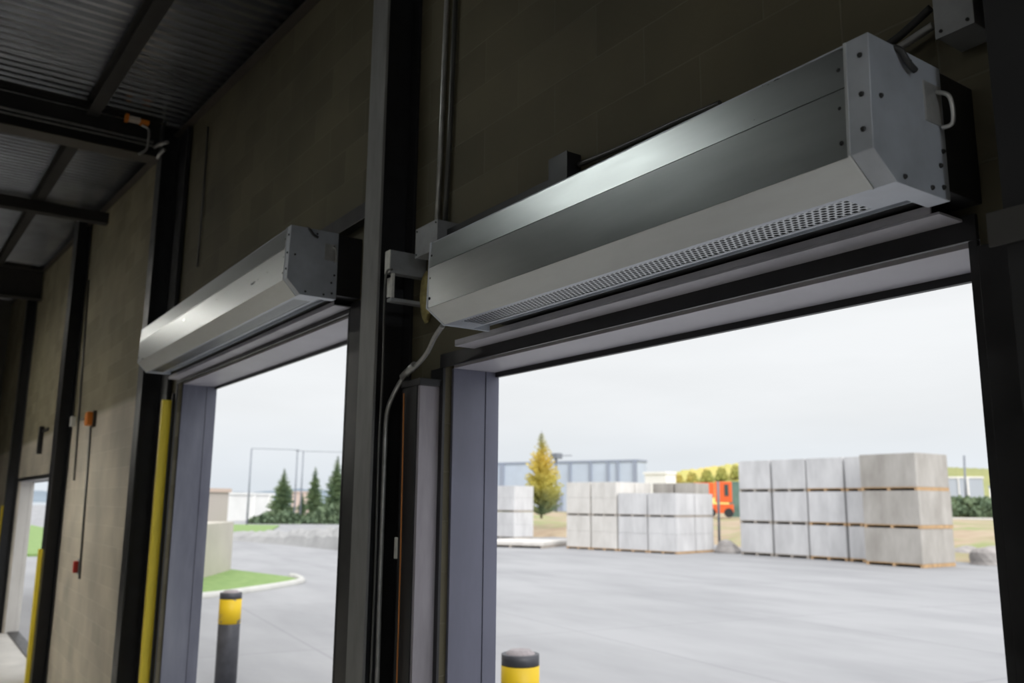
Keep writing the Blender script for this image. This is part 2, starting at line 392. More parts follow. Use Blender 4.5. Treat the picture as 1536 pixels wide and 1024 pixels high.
# ---------------------------------------------------------------- doorways
def doorway(n, D, label, jm, strip=True):
    r = thing('door_%d' % n, ((D['x0'] + D['x1']) / 2, YF, 0), label, 'doorway', kind='structure')
    x0, x1, t, yo = D['x0'], D['x1'], D['top'], D['yo']
    ys = YF + (yo - YF) * 0.70
    MB().box(x0 - 0.018, x0, YF, ys, 0, t, 0.002).build('jamb', jm, r)
    MB().box(x0 - 0.018, x0 + 0.004, ys + 0.002, yo, 0, t, 0.002).build('jamb_lining', jm, r)
    MB().box(x1, x1 + 0.018, YF, yo, 0, t, 0.002).build('jamb', BLACK, r)
    MB().box(x1 + 0.0, x1 + 0.02, YW - 0.014, YW - 0.001, 0, t - 0.001, 0.002).build('jamb_face', BLACK, r)
    MB().box(x0 - (0.11 if n == 1 else 0.027), x0 - 0.001, YW - 0.014, YW - 0.001, 0, t - 0.001, 0.002).build('jamb_face', BLACK, r)  # widened on the nearer door: black sheet for the dark recess beside the track
    MB().box(x0, x1, YF, yo - 0.02, t, t + 0.016, 0.002).build('head_soffit', SOFFIT, r)
    MB().box(x0, x1, yo - 0.02, yo, t - 0.022, t + 0.016, 0.002).build('drip_edge', BLACK, r)
    MB().box(x0 - 0.03, x1 + 0.02, YW - 0.014, YW - 0.001, t, t + 0.060, 0.002).build('lintel_face', BLACK, r)
    return r
d1 = doorway(1, D1, 'nearer open doorway with slate blue steel jamb and view of block stacks', JAMB)
d2 = doorway(2, D2, 'middle open doorway beyond the thick steel column, bollard outside', JAMB_W)
d3 = doorway(3, D3, 'farthest open doorway at the left edge with pale wall outside', CONC_W)
d0 = doorway(4, D0, 'open doorway to the right of the last column', BLACK)
MB().box(-4.310, -3.80, YW - 0.014, YW - 0.001, 0, H + 1.06, 0.002).build('side_plate', BLACK, d2)
MB().box(-0.938, -0.56, 1.885, 1.906, 0, H + 0.565, 0.002).build('side_plate', BLACK, d1)
# guide tracks fixed to the wall beside the doors
MB().box(-3.335, -3.315, 1.80, YW - 0.0, 0.0, H + 0.50, 0.002).build('guide_track', TRACK, d1)
MB().box(-3.47, -3.335, 1.795, 1.81, 0.0, H + 0.50, 0.002).build('track_flange', BLACK, d1)
MB().box(-3.47, -3.30, 1.79, YW, H + 0.50, H + 0.53, 0.002).build('track_cap', BLACK, d1)
MB().box(-8.06, -8.04, 1.88, YF - 0.03, 0, H + 0.93, 0.002).build('guide_track', BLACK, d2)
MB().box(-20.3, -15.2, 2.0, 2.2, 0.0, 0.02).build('threshold', BLACK, d3)

# ---------------------------------------------------------------- air curtains
def air_curtain(xl, xr, zA, zC, zB, label, right_latch, seed):
    rnd = random.Random(seed)
    yc, yb = YU + 0.072, YU + 0.27
    A, C, B = H + zA, H + zC, H + zB
    seam = A - (A - C) * 0.385
    r = thing('air_curtain', ((xl + xr) / 2, yb, B), label, 'air curtain', 'galvanised air curtains over the doorways')
    t = 0.004; e = 0.052
    # upper panel leans back a little, lower panel is plumb
    lean = 0.009
    xe = xr - e
    mb = MB(); mb.prism_x([(YU, seam + 0.001), (YU + lean, A), (YU + lean + t, A), (YU + t, seam + 0.001)], xl + 0.012, xe); mb.build('upper_panel', GALV, r)
    mb = MB(); mb.prism_x([(YU, C), (YU, seam - 0.001), (YU + t, seam - 0.001), (YU + t, C)], xl + 0.012, xe); mb.build('lower_panel', GALV, r)
    mb = MB(); mb.prism_x([(YU, C - 0.001), (yc, B), (yc + 0.002, B + 0.005), (YU + t, C - 0.001)], xl + 0.012, xe); mb.build('chamfer_panel', GALV_C, r)
    mb = MB()
    mb.box(xl + 0.012, xr - 0.004, YU + lean, yb, A, A + t); mb.box(xl + 0.012, xr - 0.004, yb - t, yb, B + 0.02, A)
    g0, g1 = YU + 0.088, YU + 0.182
    gx0, gx1 = xl + 0.10, xr - 0.13
    mb.box(xl + 0.012, xe, yc, g0, B, B + t); mb.box(xl + 0.012, xe, g1, g1 + 0.012, B, B + t); mb.box(xl + 0.012, xe, g1 + 0.012, yb - t, B + 0.035, B + 0.039); mb.box(xl + 0.012, xe, g1 + 0.010, g1 + 0.013, B + t, B + 0.035)
    mb.box(xl + 0.012, gx0, g0, g1, B, B + t); mb.box(gx1, xe, g0, g1, B, B + t)
    mb.build('casing', GALV_R, r)
    MB().quad((gx0, g0, B + 0.001), (gx1, g0, B + 0.001), (gx1, g1, B + 0.001), (gx0, g1, B + 0.001)).build('perforated_grille', GRILLE, r)
    MB().box(gx0, gx1, g0 - 0.004, g1 + 0.004, B + 0.010, B + 0.014).build('hole_backing', BLACK_M, r)  # matt black sheet standing in for the shade behind the grille holes
    prof = [(YU - 0.0, C), (YU + lean - 0.0, A + 0.004), (yb, A + 0.004), (yb, B), (yc, B)]
    def cap(x0, x1, off, name='end_cap'):
        pr = [(YU - off, C), (YU + lean - off, A + 0.006), (yb, A + 0.006), (yb, B - off * 0.6), (yc - off * 0.3, B - off * 0.6)]
        m_ = MB(); m_.prism_x(pr, x0, x1)
        bmesh.ops.bevel(m_.bm, geom=m_.bm.edges[:], offset=0.0012, segments=1, affect='EDGES')
        return m_.build(name, GALV_R, r)
    lcap = cap(xl, xl + 0.012, 0.003)
    rcap = cap(xe, xr, 0.003)
    # raised beads beside the right-hand cap
    mb = MB(); mb.prism_x([(YU - 0.006, C), (YU + lean - 0.006, A + 0.004), (YU + lean, A + 0.004), (YU, C)], xe - 0.004, xe + 0.002)
    mb.build('joint_bead', BEAD, r)
    mb = MB(); mb.prism_x([(YU - 0.006, C), (yc - 0.004, B - 0.004), (yc, B), (YU, C)], xe - 0.003, xe + 0.002); mb.build('joint_bead', BEAD, r)
    def screw(p, axis, owner=None):
        owner = owner or rcap
        d = Vector(axis); m_ = MB(); m_.tube([Vector(p), Vector(p) + d * 0.003, Vector(p) + d * 0.005], 0.0062, 8, 0.0035); m_.build('screw', SCREW, owner)
    for f in (0.20, 0.55, 0.86):
        z = A - (A - C) * f
        screw((xe - 0.019, YU + lean * (1 - f), z), (0, -1, 0)); screw((xe + 0.032, YU + lean * (1 - f) - 0.003, z + 0.012), (0, -1, 0))
        screw((xl + 0.022, YU + lean * (1 - f), z), (0, -1, 0), lcap)
    for y, z in ((0.035, 0.58), (0.10, 0.05), (0.20, 0.045), (0.245, 0.08), (0.255, 0.36), (0.15, 0.95), (0.245, 0.8), (0.24, 0.24)):
        screw((xr, YU + y, B + (A - B) * z), (1, 0, 0))
    # hasp on the end cap
    zl = B + (A - B) * 0.70
    mb = MB(); mb.box(xr, xr + 0.004, yb - 0.075, yb - 0.012, zl - 0.045, zl + 0.045, 0.001)
    mb.tube(smooth_path([(xr + 0.004, yb - 0.03, zl + 0.03), (xr + 0.03, yb - 0.025, zl + 0.01), (xr + 0.03, yb - 0.02, zl - 0.045), (xr + 0.006, yb - 0.02, zl - 0.05)]), 0.005, 8)
    mb.build('hasp', STEEL_PIPE, rcap)
    mb = MB(); mb.tube(smooth_path([(xr - 0.02, YU + 0.10, A + 0.012), (xr + 0.006, YU + 0.105, A - 0.004), (xr + 0.012, YU + 0.125, A - 0.03), (xr + 0.012, YU + 0.15, A - 0.04)]), 0.007, 8)
    mb.build('cable_entry', CABLE, r)
    # dark mounting box between casing and wall
    MB().box(xl + 0.05, xr - 0.003, yb + 0.001, YW - 0.001, B + 0.022, A, 0.003).build('mounting_box', BLACK, r)
    return r
air_curtain(-2.733, -0.927, 0.939, 0.694, 0.642, 'large air curtain over the nearer doorway, long perforated grille underneath', True, 1)
air_curtain(-7.70, -4.215, 1.402, 1.124, 1.048, 'air curtain over the middle doorway, smaller in view, left of thick column', False, 2)
# steel angles below the air curtains
def ledge(x0, x1, z, ya, label):
    mb = MB(); z += H
    mb.box(x0, x1, ya, YW - 0.016, z, z + 0.006, 0.001); mb.box(x0, x1 - 0.02, ya, ya + 0.006, z + 0.0065, z + 0.026, 0.001)
    o = mb.build('steel_angle', LEDGE); tag(o, label, 'steel angle', 'steel angles below the air curtains', 'thing'); return o
ledge(-3.03, -0.970, 0.630, 1.80, 'long grey steel angle under the nearer air curtain')
ledge(-7.9, -4.30, 1.035, 1.80, 'long grey steel angle under the middle air curtain')
# black rails on the wall just above the units
tag(MB().box(-3.225, at_y(823, 240, 1.84).x - 0.004, YW - 0.06, YW - 0.001, H + 1.115, H + 1.185, 0.003).build('wall_rail', BLACK), 'black rail on the wall behind top of nearer air curtain', 'rail', 'black wall rails above the air curtains', 'thing')
tag(MB().box(-7.8, -3.86, YW - 0.06, YW - 0.001, H + 1.475, H + 1.565, 0.003).build('wall_rail', BLACK), 'black rail on the wall behind top of middle air curtain', 'rail', 'black wall rails above the air curtains', 'thing')

# ---------------------------------------------------------------- steel columns
def column(x0, x1, y0, label, fm=FLANGE):
    xm = (x0 + x1) / 2; zt = min(roof_z(x0), roof_z(x1)) - 0.02
    r = thing('steel_column', (xm, (y0 + YW) / 2, 0), label, 'steel column', 'steel columns along the block wall')
    y1 = YW - 0.002
    MB().box(x0, x1, y0, y0 + 0.014, 0, zt, 0.002).build('front_flange', fm, r)
    MB().box(x0, x1, y1 - 0.014, y1, 0, zt, 0.002).build('rear_flange', BLACK, r)
    MB().box(xm - 0.006, xm + 0.006, y0 + 0.014, y1 - 0.014, 0, zt).build('web', BLACK, r)
    MB().box(x0 - 0.04, x1 + 0.04, y0 - 0.04, y1, 0, 0.02, 0.003).build('base_plate', BLACK, r)
    return r
column(-3.775, -3.605, 1.715, 'thick steel column between the nearer and middle doorways')
cr = column(-0.80, -0.60, 1.72, 'black steel column at right edge, right of the nearer doorway', BLACK_M)
MB().box(-0.83, -0.55, 1.712, 1.719, H + 0.505, H + 0.575, 0.002).build('gusset_plate', mat('grimy_plate', (0.05, 0.048, 0.045), 0.6), cr)
column(-8.77, -8.55, 1.72, 'black steel column left of the yellow guard and middle doorway', BLACK)
column(-14.3, -13.9, 1.72, 'black steel column left of the orange horn on pale wall', BLACK)
column(-20.65, -20.4, 1.72, 'black steel column at far left edge past the farthest doorway', BLACK)
# backing flat between thick column and nearer track
# ---------------------------------------------------------------- roof steel
def ibeam_y(name, x0, x1, z0, z1, y0, y1, label, low=BROWN, group=None):
    r = thing(name, ((x0 + x1) / 2, (y0 + y1) / 2, z0), label, 'roof beam', group)
    xm = (x0 + x1) / 2
    MB().box(xm - 0.006, xm + 0.006, y0, y1, z0 + 0.012, z1 - 0.012).build('web', BEAM, r)
    MB().box(x0, x1, y0, y1, z0, z0 + 0.012, 0.001).build('bottom_flange', low, r)
    MB().box(x0, x1, y0, y1, z1 - 0.012, z1, 0.001).build('top_flange', BEAM, r)
    return r
ibeam_y('roof_beam', -8.74, -8.52, H + 3.26, H + 3.66, -11.9, 1.70, 'deep black roof beam running in from the column beside the yellow guard')
ibeam_y('roof_beam', -19.75, -19.45, H + 3.95, H + 4.55, -11.9, 1.88, 'deep roof beam at far left edge above the farthest doorway', BEAM)
tag(MB().box(-12.66, -12.52, -11.9, YW - 0.004, H + 3.70, H + 3.85, 0.004).build('tie_beam', BEAM), 'black tie beam crossing under the roof left of the deep beam', 'roof beam', kind='thing')
def purlin(y, x0, x1, label):
    mb = MB()
    mb.prism_y([(x0, roof_z(x0) - 0.15), (x1, roof_z(x1) - 0.15), (x1, roof_z(x1) - 0.14), (x0, roof_z(x0) - 0.14)], y - 0.055, y + 0.055)
    mb.prism_y([(x0, roof_z(x0) - 0.14), (x1, roof_z(x1) - 0.14), (x1, roof_z(x1) - 0.012), (x0, roof_z(x0) - 0.012)], y - 0.006, y + 0.006)
    mb.prism_y([(x0, roof_z(x0) - 0.012), (x1, roof_z(x1) - 0.012), (x1, roof_z(x1) - 0.002), (x0, roof_z(x0) - 0.002)], y - 0.055, y + 0.055)
    tag(mb.build('purlin', BEAM), label, 'roof purlin', 'purlins under the roof deck', 'thing')
purlin(1.07, -8.5, XR, 'dark purlin under the deck, right of the deep roof beam')
purlin(1.07, -19.4, -8.78, 'brown purlin under the deck, between deep roof beam and farthest doorway')
# twin pipes on the deep beam
for k, (z, rr, lb) in enumerate(((3.405, 0.013, 'upper of the twin grey pipes along the deep roof beam'), (3.365, 0.011, 'lower of the twin grey pipes along the deep roof beam'))):
    tag(MB().tube([(-8.50, -11.9, H + z), (-8.50, -4, H + z), (-8.50, 1.62, H + z - 0.01)], rr, 10).build('conduit', STEEL_PIPE), lb, 'conduit', 'pipes on the deep roof beam', 'thing')
tag(MB().tube([(-8.55, -11.9, H + 3.59), (-8.52, -3, H + 3.575), (-8.52, 1.40, H + 3.57)], 0.006, 8).build('cable', STEEL_PIPE), 'thin pale cable along web of the deep roof beam', 'cable', kind='thing')
r = thing('warning_tag', (-8.45, 1.46, H + 3.53), 'small orange and white tag on the deep roof beam cable', 'tag')
MB().box(-8.515, -8.44, 1.38, 1.48, H + 3.545, H + 3.585, 0.004).build('tag_body', mat('white_tag', (0.7, 0.62, 0.55), 0.5), r)
MB().box(-8.52, -8.435, 1.345, 1.378, H + 3.535, H + 3.595, 0.004).build('tag_end', ORANGE, r)
MB().box(-8.52, -8.435, 1.482, 1.56, H + 3.54, H + 3.575, 0.004).build('tag_end', ORANGE, r)
tag(MB().tube(smooth_path([(-8.48, 1.50, H + 3.53), (-8.47, 1.56, H + 3.50), (-8.47, 1.57, H + 3.40), (-8.48, 1.56, H + 3.30), (-8.49, 1.50, H + 3.24)]), 0.012, 8).build('flexible_conduit', STEEL_PIPE),
    'short curved conduit hanging at the deep roof beam end', 'conduit', kind='thing')
r = thing('pipe_clamp', (-8.52, 1.66, H + 3.27), 'grey pipe clamp on top of the column beside the yellow guard', 'clamp')
MB().tube([(-8.52, 1.64, H + 3.35), (-8.40, 1.66, H + 3.35), (-8.26, 1.70, H + 3.33)], 0.018, 8).build('clamp_arm', STEEL_PIPE, r)
MB().tube([(-8.44, 1.66, H + 3.22), (-8.38, 1.66, H + 3.24), (-8.30, 1.69, H + 3.27)], 0.016, 8).build('clamp_hook', STEEL_PIPE, r)

# ---------------------------------------------------------------- yellow guards
def guard(x0, x1, y0, y1, zt, label, zb=0.0):
    mb = MB(); w = 0.012
    mb.box(x0, x1, y0, y0 + w, zb, zt, 0.002); mb.box(x1 - w, x1, y0 + w, y1, zb, zt, 0.002); mb.box(x0, x0 + w, y0 + w, y1, zb, zt, 0.002)
    tag(mb.build('corner_guard', YELLOW), label, 'corner guard', 'yellow corner guards beside the doorways', 'thing')
guard(-8.16, -8.10, 1.815, YW - 0.004, H + 0.875, 'tall yellow corner guard beside the middle doorway')
guard(-14.20, -14.09, 1.67, 1.718, H - 0.70, 'short yellow corner guard at foot of pale wall', 0.0215)
guard(-21.6, -21.45, 1.76, YW - 0.004, H - 0.15, 'yellow corner guard at the very left edge of the farthest doorway')
# slim black door leg beside the yellow guard
mb = MB(); mb.box(-8.43, -8.19, 1.862, YW - 0.015, 0, H + 3.50, 0.003)
tag(mb.build('steel_upright', BLACK), 'black upright steel channel between steel column and tall yellow guard', 'steel upright', kind='thing')

# ---------------------------------------------------------------- electrics by the thick column
def pipe_y(pts, y): return [at_y(u, v, y) for u, v in pts]
tag(MB().tube(pipe_y([(655, 348), (663, 170), (672, -40), (684, -330)], YW - 0.018), 0.012, 10).build('conduit', STEEL_PIPE), 'vertical conduit above grey junction box, the one nearer the thick column', 'conduit', 'vertical conduits right of thick column', 'thing')
tag(MB().tube(pipe_y([(667, 345), (676, 170), (685, -40), (697, -330)], YW - 0.018), 0.012, 10).build('conduit', DARK_PIPE), 'vertical conduit above grey junction box, farther from the thick column', 'conduit', 'vertical conduits right of thick column', 'thing')
def panel_box(name, x0, x1, y0, y1, z0, z1, m, label, cat, cover=None, bev=0.004, screws=True):
    r = thing(name, ((x0 + x1) / 2, (y0 + y1) / 2, z0), label, cat)
    MB().box(x0, x1, y0 + 0.004, y1, z0, z1, bev).build('box_body', m, r)
    cv = MB().box(x0 - 0.002, x1 + 0.002, y0, y0 + 0.004, z0 - 0.002, z1 + 0.002, 0.0015).build('cover', cover or m, r)
    if screws:
        for sx in (x0 + 0.012, x1 - 0.012):
            for sz in (z0 + 0.012, z1 - 0.012):
                MB().tube([(sx, y0, sz), (sx, y0 - 0.003, sz)], 0.004, 8).build('screw', SCREW, cv)
    return r
p = at_y(624, 345, 1.80); q = at_y(655, 372, 1.80)
panel_box('junction_box', p.x, q.x, 1.80, YW - 0.003, q.z, p.z + 0.0, BOXGREY, 'grey junction box between thick column and nearer air curtain', 'junction box')
r = thing('limit_switch', (-3.52, 1.8, H + 0.9), 'beige limit switch with open bracket, on side of thick column', 'limit switch')
MB().box(-3.535, -3.485, 1.716, 1.72, H + 1.03, H + 1.137, 0.0015).build('cover', PALEBOX, r)
MB().box(-3.535, -3.485, 1.721, YW - 0.003, H + 1.03, H + 1.137, 0.003).build('box_body', BOXGREY, r)
MB().box(-3.50, -3.485, 1.73, 1.745, H + 0.915, H + 1.029, 0.002).build('bracket_post', PALEBOX, r)
MB().box(-3.53, -3.50, 1.728, 1.734, H + 0.92, H + 1.01, 0.002).build('label_plate', PALEBOX, r)
MB().box(-3.53, -3.485, 1.73, YW - 0.003, H + 0.898, H + 0.914, 0.002).build('bracket_arm', BOXGREY, r)
mb = MB(); bmesh.ops.create_icosphere(mb.bm, subdivisions=3, radius=1.0)
for v_ in mb.bm.verts:
    n_ = v_.co.copy(); k = 1 + 0.18 * math.sin(7 * n_.x + 3 * n_.z) * math.cos(5 * n_.z)
    v_.co = Vector((-3.445 + n_.x * 0.036 * k, YW - 0.02 + n_.y * 0.028, H + 0.93 + n_.z * 0.125 * k))
tag(mb.build('foam_patch', FOAM), 'dried yellow foam patch on the wall behind the limit switch', 'foam', kind='thing')
p = at_y(823, 240, 1.84); q = at_y(850, 262, 1.84)
panel_box('junction_box', p.x, q.x + 0.0, 1.84, YW - 0.003, H + 1.10, max(p.z, H + 1.18), BLACK, 'small black junction box above the nearer air curtain', 'junction box', BLACK, 0.003, False)
tag(MB().tube(smooth_path([at_y(868, 247, YW - 0.025), at_y(930, 222, YW - 0.02), at_y(1010, 185, YW - 0.02), at_y(1080, 155, YW - 0.02)]), 0.010, 10).build('conduit', DARK_PIPE),
    'thin dark conduit leaving the small black junction box to the right', 'conduit', kind='thing')
p = at_y(1396, -40, 1.80); q = at_y(1459, 20, 1.80)
panel_box('junction_box', p.x, q.x, 1.80, YW - 0.003, H + 1.035, H + 1.20, BOXGREY, 'pale grey junction box at top right above the nearer air curtain', 'junction box')
for k, (a, b_) in enumerate((((1348, 72), (1400, 38)), ((1342, 60), (1396, 12)))):
    tag(MB().tube(smooth_path([at_y(a[0] - 40, a[1] + 22, 1.86), at_y(*a, 1.87), at_y(*b_, 1.87)]), 0.010, 10).build('cable', (STEEL_PIPE, CABLE)[k]),
        ('grey cable', 'black cable')[k] + ' from top right junction box down behind the nearer air curtain', 'cable', kind='thing')
# flexible conduit from the unit down the column
mb = MB()
pp = [at_y(664, 488, 1.70), at_y(652, 506, 1.75), at_y(640, 530, 1.80), at_y(622, 551, 1.80), at_y(606, 565, 1.80), at_y(590, 592, 1.79), at_y(580, 622, 1.78), at_y(577, 680, 1.78), at_y(574.5, 750, 1.78), at_y(570, 874, 1.78), at_y(565.6, 1022, 1.78), at_y(562, 1150, 1.78)]
tag(mb.tube(smooth_path(pp, 6), 0.0105, 10).build('flexible_conduit', STEEL_PIPE), 'flexible conduit curving from nearer air curtain down the thick column', 'conduit', kind='thing')
mb = MB(); mb.tube([pp[3] + Vector((0.0, 0, 0.012)), pp[4] + Vector((-0.012, 0, 0.0))], 0.017, 10)
mb.build('fitting', STEEL_PIPE, COL.objects[-1] if False else bpy.data.objects['flexible_conduit.001'])
tag(MB().tube(smooth_path([at_y(588, 404, 1.70), at_y(580, 408, 1.705), at_y(577, 440, 1.725), at_y(574, 560, 1.725), at_y(568, 675, 1.725), at_y(563, 846, 1.725), at_y(556, 1024, 1.725), at_y(552, 1130, 1.725)], 6), 0.005, 8).build('cable', DARK_PIPE),
    'thin dark cable from limit switch down the thick column', 'cable', kind='thing')
tag(MB().tube(smooth_path([at_y(606, 590, 1.785), at_y(604, 690, 1.785), at_y(600, 860, 1.785), at_y(595, 1024, 1.785), at_y(592, 1130, 1.785)], 6), 0.0035, 8).build('wire', ORANGE_WIRE),
    'thin orange wire running down beside the thick column', 'wire', kind='thing')
p = at_y(592, 806, 1.80); q = at_y(601, 838, 1.80)
panel_box('switch_box', p.x, q.x + 0.01, 1.80, 1.86, q.z, p.z, BEIGE, 'small beige switch box low on the side of the thick column', 'switch', PALEBOX, 0.003, False)

# ---------------------------------------------------------------- far wall: horn, pull station, conduits
r = thing('alarm_horn', (-12.4, YW - 0.05, H + 0.98), 'orange alarm horn on the pale wall', 'alarm horn')
p = at_y(135, 628, 1.85)
MB().box(p.x - 0.09, p.x + 0.09, 1.80, 1.87, p.z - 0.085, p.z + 0.085, 0.02).build('horn_body', ORANGE, r)
MB().box(p.x - 0.10, p.x + 0.10, 1.871, YW - 0.002, p.z - 0.10, p.z + 0.10, 0.005).build('back_plate', BROWN, r)
r2 = thing('pull_station', (-12.4, YW, 1.7), 'small red call point low on the pale wall', 'call point')
p2 = at_y(113, 850, 1.85)
MB().box(p2.x - 0.07, p2.x + 0.02, 1.83, YW - 0.03, p2.z - 0.07, p2.z + 0.07, 0.01).build('call_body', RED, r2)
MB().box(p2.x - 0.09, p2.x + 0.03, YW - 0.028, YW - 0.002, p2.z - 0.09, p2.z + 0.09, 0.004).build('back_plate', BOXGREY, r2)
yy = YW - 0.016
tag(MB().tube([at_y(136, 640, yy), at_y(127, 760, yy), at_y(119, 868, yy)], 0.013, 8).build('conduit', DARK_PIPE), 'thin conduit from orange horn down to red call point', 'conduit', kind='thing')
tag(MB().tube([at_y(121, 629, yy), at_y(131, 627, yy)], 0.010, 8).build('conduit', DARK_PIPE), 'short level conduit left of the orange horn', 'conduit', kind='thing')
tag(MB().tube([at_y(133, 420, yy), at_y(123, 560, yy), at_y(111, 720, yy)], 0.013, 8).build('conduit', DARK_PIPE), 'long thin vertical conduit left of the orange horn', 'conduit', kind='thing')
p = at_y(108, 631, 1.87)
tag(MB().box(p.x - 0.07, p.x + 0.07, 1.85, YW - 0.002, p.z - 0.08, p.z + 0.06, 0.006).build('junction_box', PALEBOX), 'tiny white junction box left of the orange horn', 'junction box', kind='thing')
# conduit run beside third column top and wall strip
tag(MB().tube([at_y(312, 190, yy), at_y(306, 280, yy), at_y(296, 400, yy)], 0.009, 8).build('conduit', DARK_PIPE), 'thin dark vertical conduit on wall right of the column beside the yellow guard', 'conduit', kind='thing')
p = at_y(60, 650, 1.86)
r = thing('door_switch', (p.x, 1.87, p.z - 0.3), 'dark door switch on wall above the farthest doorway', 'door switch')
MB().box(p.x - 0.08, p.x + 0.1, 1.84, YW - 0.002, p.z - 0.35, p.z + 0.12, 0.01).build('switch_body', BLACK, r)
MB().box(p.x + 0.105, p.x + 0.75, 1.88, YW - 0.002, p.z + 0.02, p.z + 0.06, 0.004).build('switch_arm', BLACK, r)

# ---------------------------------------------------------------- unseen lamps of the hall: two inferred from reflections, the rest added as fill
def lamp(x, y, z, ln, power, label, tint=(1.0, 0.97, 0.90)):
    r = thing('ceiling_or_fill_light', (x, y, z), label, 'ceiling light', 'strip lights hung from the roof')
    MB().box(x - ln / 2, x + ln / 2, y - 0.18, y + 0.18, z, z + 0.07, 0.01).build('lamp_housing', LAMPB, r)
    MB().box(x - ln / 2 + 0.03, x + ln / 2 - 0.03, y - 0.16, y + 0.16, z - 0.02, z - 0.002, 0.004).build('diffuser', lamp_mat(power, tint), r)
    for sx in (-1, 1):
        xx = x + sx * ln * 0.4
        MB().tube([(xx, y, z + 0.07), (xx, y, roof_z(xx) - 0.01)], 0.006, 6).build('hanger', BEAM, r)
lamp(-4.9, -0.9, H + 3.03, 1.6, 11.5, 'strip light hung over the hall behind the nearer air curtain', (0.95, 1.0, 0.97))
lamp(-18.0, -1.5, H + 3.62, 2.4, 34, 'strip light hung over the far left of the hall')
lamp(-13.0, -3.2, H + 3.30, 1.6, 30, 'added unseen fill light over the hall opposite the pale wall')  # added to lighten the interior
lamp(2.6, -2.6, H + 2.2, 1.6, 30, 'added unseen fill light over the hall right of the nearer air curtain')  # added to light the right-hand end cap
lamp(-12.6, -0.7, H + 1.25, 2.0, 40, 'added unseen low fill light brightening the pale wall')  # added to brighten the lower wall, in place of low daylight
lamp(3.6, 0.7, H + 1.7, 1.0, 130, 'added unseen cool fill light by the wall right of the last column', (0.88, 0.94, 1.0))  # added for the end cap, in place of cool daylight from the right
lamp(-1.0, -6.0, H + 2.6, 1.6, 30, 'added unseen fill light deep in the hall')  # added as general fill for the interior

# ---------------------------------------------------------------- yard
mb = MB(); mb.box(-420, 160, WT + 0.0, 420, -0.3, -0.001)
tag(mb.build('ground', YARD), 'pale concrete yard with faint dark streaks', 'yard', kind='structure')

def bollard(u, v, y, label):
    p = at_y(u, v, y); zt = p.z; rr = 0.115 if y < 4 else 0.15
    r = thing('bollard', (p.x, p.y, 0), label, 'bollard', 'bollards outside the doorways')
    k = zt / 1.45
    def ringcyl(z0, z1, ra, name, m, dome=False):
        m_ = MB(); m_.tube([(p.x, p.y, z0), (p.x, p.y, z1)], ra, 28)
        return m_.build(name, m, r)
    ringcyl(0, zt - 0.06, rr, 'post', BOLL)
    ringcyl(zt - 0.38 * rr / 0.13, zt - 0.105, rr + 0.003, 'yellow_band', BOLLY)
    ringcyl(zt - 0.105, zt - 0.02, rr + 0.0015, 'rim', BOLL)
    m_ = MB(); m_.tube([(p.x, p.y, zt - 0.06), (p.x, p.y, zt - 0.01), (p.x, p.y, zt + 0.01)], rr - 0.008, 28, rr * 0.55); m_.build('cap', BOLLCAP, r)
BOLLY = mat('chipped_yellow_band', (0.78, 0.52, 0.01), 0.5)
def chip(m):
    nt = m.node_tree; N = nt.nodes; L = nt.links; b = N['Principled BSDF']
    tc = N.new('ShaderNodeTexCoord'); n = N.new('ShaderNodeTexNoise'); n.inputs['Scale'].default_value = 9; n.inputs['Detail'].default_value = 3
    L.new(tc.outputs['Object'], n.inputs[0]); g = N.new('ShaderNodeMapRange'); g.inputs['From Min'].default_value = 0.64; g.inputs['From Max'].default_value = 0.67
    L.new(n.outputs['Fac'], g.inputs[0]); mx = N.new('ShaderNodeMix'); mx.data_type = 'RGBA'; L.new(g.outputs[0], mx.inputs['Factor'])
    mx.inputs['A'].default_value = (0.78, 0.53, 0.01, 1); mx.inputs['B'].default_value = (0.22, 0.20, 0.17, 1); L.new(mx.outputs['Result'], b.inputs['Base Color'])
chip(BOLLY)
bollard(780.5, 976, 4.2, 'yellow banded bollard outside the nearer doorway, only its top in view')
bollard(347, 886, 4.0, 'yellow banded bollard outside the middle doorway')

# ---- concrete block stacks on pallets
def rotm(o, ang): return Matrix.Translation(o) @ Matrix.Rotation(ang, 4, 'Z')
BLK_N = [0]
def block(T, u0, u1, v0, v1, z0, z1, m, label, group, bev=0.018):
    c = T @ Vector(((u0 + u1) / 2, (v0 + v1) / 2, z0))
    mb = MB(); mb.box(u0, u1, v0, v1, z0 + 0.002, z1 - 0.002, bev, T)
    o = mb.build('concrete_block', m); tag(o, label, 'concrete block', group, 'thing'); return o
def pallet(T, u0, u1, v0, v1, z0, h, m, label, group):
    c = T @ Vector(((u0 + u1) / 2, (v0 + v1) / 2, z0))
    r = thing('pallet', c, label, 'pallet', group)
    n = 3; w = 0.13
    for i in range(n):
        a = u0 + (u1 - u0 - w) * i / (n - 1)
        MB().box(a, a + w, v0, v1, z0 + 0.003, z0 + h * 0.72, 0.004, T).build('bearer', m, r)
    MB().box(u0, u1, v0, v1, z0 + h * 0.72 + 0.001, z0 + h - 0.001, 0.004, T).build('deck_board', m, r)
ORD = ['first', 'second', 'third', 'fourth', 'fifth']
TIER = ['bottom', 'middle', 'top']
